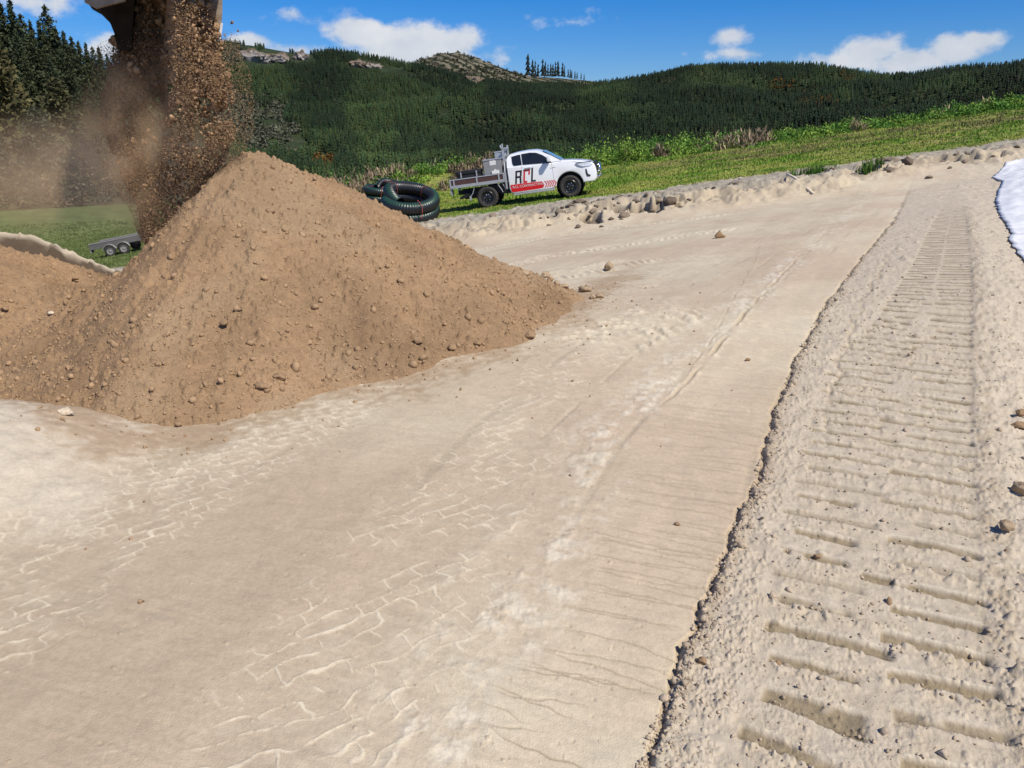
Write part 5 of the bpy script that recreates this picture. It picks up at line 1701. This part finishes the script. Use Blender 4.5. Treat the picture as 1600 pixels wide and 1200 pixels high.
    cu = bpy.data.curves.new('stripe_text', 'FONT'); cu.body = 'RCL CONTRACTING'; cu.size = 0.125; cu.extrude = 0.001
    ft = bpy.data.objects.new('stripe_text', cu); COL.objects.link(ft)
    bpy.context.view_layer.update()
    me = bpy.data.meshes.new_from_object(ft.evaluated_get(bpy.context.evaluated_depsgraph_get()))
    bpy.data.objects.remove(ft)
    tx = bpy.data.objects.new('stripe_text', me); COL.objects.link(tx); me.materials.append(M['jug'])
    tx.parent = st; tx.rotation_euler = (math.pi / 2, 0, 0); tx.location = (0.98, -0.9075, 0.585)
    # sill step, chassis, running gear
    for s in (-1, 1):
        bm = bmesh.new(); bx(bm, 0.98, 2.52, s * 0.865 - 0.065, s * 0.865 + 0.065, 0.33, 0.385, 0.015)
        for x in (1.1, 2.4): bx(bm, x, x + 0.05, s * 0.62 - 0.2, s * 0.62 + 0.2, 0.37, 0.42)
        obj('side_step', bm, M['alloy'], T)
    bm = bmesh.new(); bx(bm, -1.15, 0.9, -0.45, -0.33, 0.58, 0.74); bx(bm, -1.15, 0.9, 0.33, 0.45, 0.58, 0.74); bx(bm, 0.7, 2.4, -0.6, 0.6, 0.42, 0.6)
    bx(bm, -0.06, 0.06, -0.7, 0.7, 0.33, 0.45); bx(bm, -0.30, 0.55, -0.75, -0.5, 0.50, 0.78); bx(bm, -0.9, -0.35, -0.55, 0.5, 0.40, 0.66)
    bx(bm, 3.0, 3.15, -0.7, 0.7, 0.33, 0.45); bx(bm, 0.5, 0.84, -0.78, -0.3, 0.44, 0.82)
    obj('chassis', bm, M['black'], T)
    wheel(T, 0, R, R, -0.79, -1); wheel(T, 3.085, R, R, -0.79, -1); wheel(T, 0, R, R, 0.79, 1); wheel(T, 3.085, R, R, 0.79, 1)
    # tray
    bm = bmesh.new()
    bx(bm, -1.34, 0.72, -0.93, 0.93, 0.86, 0.935)
    tr = obj('tray', bm, M['alloy'], T)
    for s in (-1, 1):
        b_ = bmesh.new(); bx(b_, -1.30, 0.66, s * 0.90 - 0.012, s * 0.90 + 0.012, 0.955, 1.155); obj('side_panel', b_, M['ply'], tr)
        b_ = bmesh.new()
        bx(b_, -1.34, 0.72, s * 0.905 - 0.022, s * 0.905 + 0.022, 1.15, 1.185); bx(b_, -1.34, 0.72, s * 0.905 - 0.025, s * 0.905 + 0.025, 0.936, 0.965)
        for x in (-1.34, -1.20, -0.33, 0.50, 0.68): bx(b_, x, x + 0.05, s * 0.905 - 0.03, s * 0.905 + 0.03, 0.87, 1.19)
        obj('side_rail', b_, M['alloy'], tr)
    b_ = bmesh.new(); bx(b_, -1.352, -1.328, -0.86, 0.86, 0.955, 1.155); obj('tail_panel', b_, M['ply'], tr)
    for y0_ in (-0.88, 0.60):
        b_ = bmesh.new(); bx(b_, -1.36, -1.30, y0_, y0_ + 0.28, 0.62, 0.855); obj('tail_bracket', b_, M['alloy'], tr)
    b_ = bmesh.new()
    for s in (-1, 1):
        bx(b_, 0.74, 0.80, s * 0.72 - 0.03, s * 0.72 + 0.03, 0.60, 2.12); bx(b_, 0.74, 0.80, s * 0.90 - 0.025, s * 0.90 + 0.025, 0.60, 1.25)
        tube(b_, [(0.77, s * 0.90, 1.24), (0.77, s * 0.72, 1.55)], 0.022)
    for z in (1.0, 1.25, 1.5, 1.75, 1.95): bx(b_, 0.755, 0.785, -0.72, 0.72, z, z + 0.035)
    bx(b_, 0.73, 0.81, -0.75, 0.75, 2.0, 2.05)
    obj('headboard', b_, M['alloy'], T)
    for s in (-1, 1):
        b_ = bmesh.new()
        tube(b_, [(-0.62, s * 0.88, 0.50), (-0.53, s * 0.88, 0.60), (-0.43, s * 0.88, 0.84), (0.42, s * 0.88, 0.86), (0.56, s * 0.88, 0.60), (0.60, s * 0.88, 0.50)], 0.018)
        tube(b_, [(0.46, s * 0.87, 0.85), (0.60, s * 0.87, 0.85), (0.72, s * 0.87, 0.60), (0.78, s * 0.87, 0.60)], 0.014)
        bx(b_, -0.66, -0.60, s * 0.87 - 0.10, s * 0.87 + 0.03, 0.36, 0.52)
        obj('mudguard_frame', b_, M['alloy'], T)
    b_ = bmesh.new(); prism(b_, [(-1.05, 0.50), (-0.80, 0.62), (-0.62, 0.60), (-0.80, 0.46), (-1.06, 0.44)], -0.86, -0.45)
    obj('rear_mudflap', b_, M['black'], T)
    for q_ in ([(0.775, -0.74, 2.12), (0.775, -0.74, 2.2)], [(0.72, -0.74, 2.05), (0.70, -0.74, 2.16)]):
        b_ = bmesh.new(); tube(b_, q_, 0.03); obj('rope_horn', b_, M['alloy'], T)
    return T


truck = build_truck()
g0 = ray(764, 326); x0, y0 = g0
print('TRUCK AT', x0, y0)
YAW = math.radians(-7)
hx, hy = math.cos(YAW), math.sin(YAW)
za = float(gh(x0, y0)[0]); zb_ = float(gh(x0 + 3.0 * hx, y0 + 3.0 * hy)[0])
# flatten the wheel tracks: use the smooth land under the truck
za = float(macro(x0, y0)) + 0.02; zb_ = float(macro(x0 + 3.0 * hx, y0 + 3.0 * hy)) + 0.02
pit = math.atan2(zb_ - za, 3.0)
Rm = Matrix.Rotation(YAW, 4, 'Z') @ Matrix.Rotation(-pit, 4, 'Y')
cpt = Rm @ Vector((0, -0.90, 0))
TM = Matrix.Translation(Vector((x0, y0, za)) - cpt) @ Rm @ Matrix.Scale(0.965, 4)
truck.matrix_world = TM


def on_tray(o, label, cat):
    o.matrix_world = TM; tag(o, label, cat); return o


def load_things():
    r = empty('storage_case')
    b = bmesh.new(); bx(b, -1.06, -0.14, -0.84, -0.30, 0.94, 1.30, 0.03); bx(b, -1.08, -0.12, -0.86, -0.28, 1.31, 1.42, 0.03)
    for i in range(8): bx(b, -1.04 + i * 0.118, -0.985 + i * 0.118, -0.85, -0.29, 1.42, 1.435)
    obj('shell', b, M['black'], r, True, 40)
    for x in (-0.90, -0.31):
        b = bmesh.new(); bx(b, x, x + 0.045, -0.885, -0.858, 1.20, 1.40, 0.008); obj('latch', b, M['alloy'], r)
    on_tray(r, 'long black plastic storage case with latches on the truck tray', 'storage case')
    r = empty('tool_box')
    b = bmesh.new(); bx(b, 0.0, 0.66, -0.82, -0.10, 0.94, 1.68, 0.01); obj('box_body', b, M['galv'], r)
    b = bmesh.new(); bx(b, -0.02, 0.68, -0.84, -0.08, 1.685, 1.72, 0.008); bx(b, 0.02, 0.05, -0.5, -0.46, 1.72, 1.77); obj('lid', b, M['alloy'], r)
    b = bmesh.new(); bx(b, 0.24, 0.47, -0.826, -0.822, 1.50, 1.67); obj('notice', b, M['jug'], r)
    on_tray(r, 'grey metal tool box with white notice standing behind the cab', 'tool box')
    r = empty('white_box')
    b = bmesh.new(); bx(b, 0.34, 0.70, 0.0, 0.80, 0.94, 1.90, 0.02); bx(b, 0.33, 0.71, -0.01, 0.81, 1.905, 1.95, 0.01)
    b.transform(Matrix.Identity(4)); obj('box_body', b, M['alloy'], r)
    on_tray(r, 'taller pale metal box behind the grey tool box on the tray', 'box')
    r = empty('plastic_jug')
    b = bmesh.new(); bx(b, 0.28, 0.56, -0.87, -0.835, 1.19, 1.30, 0.01); prism(b, [(0.36, 1.30), (0.40, 1.35), (0.44, 1.35), (0.48, 1.30)], -0.866, -0.84); obj('jug_body', b, M['jug'], r)
    on_tray(r, 'white plastic jug wedged between tray side and tool box', 'jug')


load_things()

# ================================================================== PIPE COILS
M['pipe'] = pbr('corrugated_pipe', attr=True, rough=0.38, spec=0.5)
M['strap'] = pbr('orange_strap', (0.27, 0.06, 0.04), rough=0.6)


def coil(c, R, r, turns, rise, ph0, tilt, label, straps):
    root = empty('pipe_coil', c)
    n = int(2 * math.pi * R * turns / 0.021); m = 14
    V = []; K = []
    for i in range(n):
        t = i / (n - 1); a = ph0 + turns * 6.2832 * t
        tk = smooth(0.92, 1.0, np.array(t)).item()         # the free end is tucked inside the ring
        z = r + rise * (turns * t) - 0.32 * tk
        rad = R * (1 + 0.05 * math.sin(2 * a + 1.0) + 0.03 * math.sin(5.1 * t + 1)) * (1 - 0.42 * tk)
        cc = Vector((rad * math.cos(a), rad * math.sin(a), z)); nx = Vector((math.cos(a), math.sin(a), 0))
        rr = r * (1.0 if (i % 4) < 2 else 0.935)
        for k in range(m):
            b = 6.2832 * k / m
            p = cc + (nx * math.cos(b) + Vector((0, 0, 1)) * math.sin(b)) * rr
            V.append(p)
            green = k in (2, 3)
            K.append((0.014, 0.075, 0.042) if (green and (i % 4) < 2) else (0.013, 0.014, 0.016))
    i, k = np.meshgrid(np.arange(n - 1), np.arange(m), indexing='ij'); i = i.ravel(); k = k.ravel()
    F = np.stack([i * m + k, i * m + (k + 1) % m, (i + 1) * m + (k + 1) % m, (i + 1) * m + k], 1)
    mesh_arr('pipe', np.array([tuple(p) for p in V]), F, np.array(K), M['pipe'], True, root)
    H = rise * turns + 2 * r
    for a in straps:
        tt_ = [t_ for t_ in (((a - ph0) / 6.2832) % 1 + k_ for k_ in range(4)) if t_ <= turns]
        H = r + rise * turns * (max(tt_) / turns) + r
        b = bmesh.new(); d = Vector((math.cos(a), math.sin(a), 0)); s = Vector((-math.sin(a), math.cos(a), 0)) * 0.013
        loop = [(R - r * 1.12, H - 2.1 * r), (R + r * 1.1, H - 2.1 * r), (R + r * 1.2, H - r), (R + r * 1.05, H - 0.1 * r), (R - r * 0.9, H + 0.02), (R - r * 1.2, H - r)]
        q = [[b.verts.new(d * x + Vector((0, 0, z)) + w) for x, z in loop] for w in (-s, s)]
        for j in range(len(loop)):
            jn = (j + 1) % len(loop); b.faces.new((q[0][j], q[0][jn], q[1][jn], q[1][j]))
        obj('strap', b, M['strap'], root)
    root.rotation_euler = tilt
    tag(root, label, 'pipe coil')


def coil_at(u, v, dy):
    q = ray(u, v); q = q * (1 + dy / np.hypot(*q))
    return Vector((q[0], q[1], float(macro(q[0], q[1])) + 0.02))


coil(coil_at(640, 350, 0.9), 0.78, 0.22, 2.35, 0.36, 1.6, (math.radians(17), math.radians(4), 0.2), 'front coil of black ribbed drain pipe with green stripe behind the heap', (-1.25, 0.75, 2.6))
coil(coil_at(598, 325, 2.2), 0.78, 0.20, 2.3, 0.36, 0.4, (math.radians(11), math.radians(3), 0.4), 'rear coil of black ribbed drain pipe mostly hidden by the front coil', (-1.9, 0.6, 3.4))

# ================================================================== TRAILER, SHEET, STICK


def trailer():
    r = empty('flat_trailer')
    M['trailer_alloy'] = pbr('dusty_alloy', (0.26, 0.25, 0.235), rough=0.7, var=0.2, vscale=4)
    M['trailer'] = pbr('trailer_grey', (0.13, 0.125, 0.12), rough=0.6, var=0.2, vscale=3)
    b = bmesh.new(); bx(b, -1.55, 1.55, -0.85, 0.85, 0.62, 0.70); bx(b, -1.6, 1.6, -0.90, -0.85, 0.60, 0.92); bx(b, -1.6, 1.6, 0.85, 0.90, 0.60, 0.92); bx(b, -1.6, -1.55, -0.85, 0.85, 0.55, 0.92)
    tube(b, [(1.6, -0.6, 0.6), (2.8, 0, 0.6)], 0.05); tube(b, [(1.6, 0.6, 0.6), (2.8, 0, 0.6)], 0.05)
    obj('bed', b, M['trailer'], r)
    b = bmesh.new(); bx(b, -1.62, 1.62, -0.92, -0.84, 0.92, 0.985); bx(b, -1.62, 1.62, 0.84, 0.92, 0.92, 0.985); obj('top_rail', b, M['trailer_alloy'], r)
    b = bmesh.new(); bx(b, -1.66, -1.60, -0.88, -0.45, 0.42, 0.62); obj('tail_light_bracket', b, M['trailer_alloy'], r)
    for s in (-1, 1):
        for x in (-0.42, 0.42):
            wheel(r, x, 0.33, 0.33, s * 0.98, s, mr='trailer_alloy', wd=0.2)
            b = bmesh.new()
            arc = [(x + 0.42 * math.cos(t), 0.33 + 0.42 * math.sin(t)) for t in np.radians(np.linspace(15, 165, 10))]
            arc2 = [(x + 0.39 * math.cos(t), 0.33 + 0.39 * math.sin(t)) for t in np.radians(np.linspace(165, 15, 10))]
            prism(b, arc + arc2, s * 0.9, s * 1.1); obj('mudguard', b, M['trailer_alloy'], r)
    q = ray(182, 400)
    r.scale = (0.80, 0.80, 0.80)
    r.location = (q[0], q[1] + 0.9, float(macro(q[0], q[1])) + 0.03)
    s = math.atan2(float(macro(q[0] + 1, q[1])) - float(macro(q[0] - 1, q[1])), 2)
    r.rotation_euler = (0, -s, math.radians(6))
    tag(r, 'low grey tandem axle trailer on grass left of the heap', 'trailer')


trailer()


def sheet():
    M['fabric'] = pbr('white_fabric', (0.66, 0.67, 0.69), rough=0.8, var=0.06, vscale=2, bump=0.3, bscale=14, bdist=0.02)
    e = rays([(1572, 257), (1566, 263), (1549, 279), (1566, 286), (1560, 298), (1556, 312), (1562, 335), (1574, 348), (1581, 360), (1577, 372), (1592, 390), (1612, 408), (1640, 425)])
    n = 150; k = 70
    t = np.linspace(0, len(e) - 1, n); j = np.minimum(t.astype(int), len(e) - 2); f = (t - j)[:, None]
    p = e[j] * (1 - f) + e[j + 1] * f
    s = np.linspace(0, 1, k)
    X = p[:, 0][:, None] + s[None] * 5.0; Y = p[:, 1][:, None] + s[None] * (1.2 * (0.5 - t / len(e))[:, None])
    X = X + 0.05 * perlin(Y * 4, X * 0, 881) * (1 - s)[None]
    x, y = X.ravel(), Y.ravel()
    wr = 0.05 * np.abs(fbm(x * 0.9 + y * 0.5, y * 2.2, 4, 883)) + 0.045 * (1 - np.abs(perlin(x * 1.0 + 0.3 * y, y * 4.0, 887))) ** 6
    z = gh(x, y) + 0.02 + wr * np.repeat(smooth(0, 0.06, s)[None], n, 0).ravel() + 0.25 * np.repeat(smooth(0.0, 0.5, s)[None], n, 0).ravel()
    qi = (np.arange(n - 1)[:, None] * k + np.arange(k - 1)[None, :]).ravel()
    o = mesh_arr('ground_sheet', np.stack([x, y, z], 1), np.stack([qi, qi + 1, qi + k + 1, qi + k], 1), None, M['fabric'], True)
    md = o.modifiers.new('thickness', 'SOLIDIFY'); md.thickness = 0.008
    tag(o, 'crumpled white fabric sheet spread on the sand at the right border', 'ground sheet')


sheet()


def stick():
    a = ray_surf(1229, 278); b_ = ray_surf(1270, 304)
    A = Vector(a) + Vector((0, 0, 0.10)); B = Vector(b_) + Vector((0, 0, 0.05))
    b = bmesh.new(); pts = [A.lerp(B, t) + Vector((0.02 * math.sin(7 * t), 0, 0.03 * math.sin(4 * t))) for t in np.linspace(0, 1, 9)]
    o_ = A.copy()
    tube(b, [p - o_ for p in pts], 0.035, 7)
    M['wood'] = pbr('bleached_wood', (0.62, 0.53, 0.42), rough=0.8, var=0.2, vscale=9)
    s = obj('dead_branch', b, M['wood'], smooth_=True); s.location = o_
    tag(s, 'bleached straight branch lying down the cut bank', 'branch')


stick()
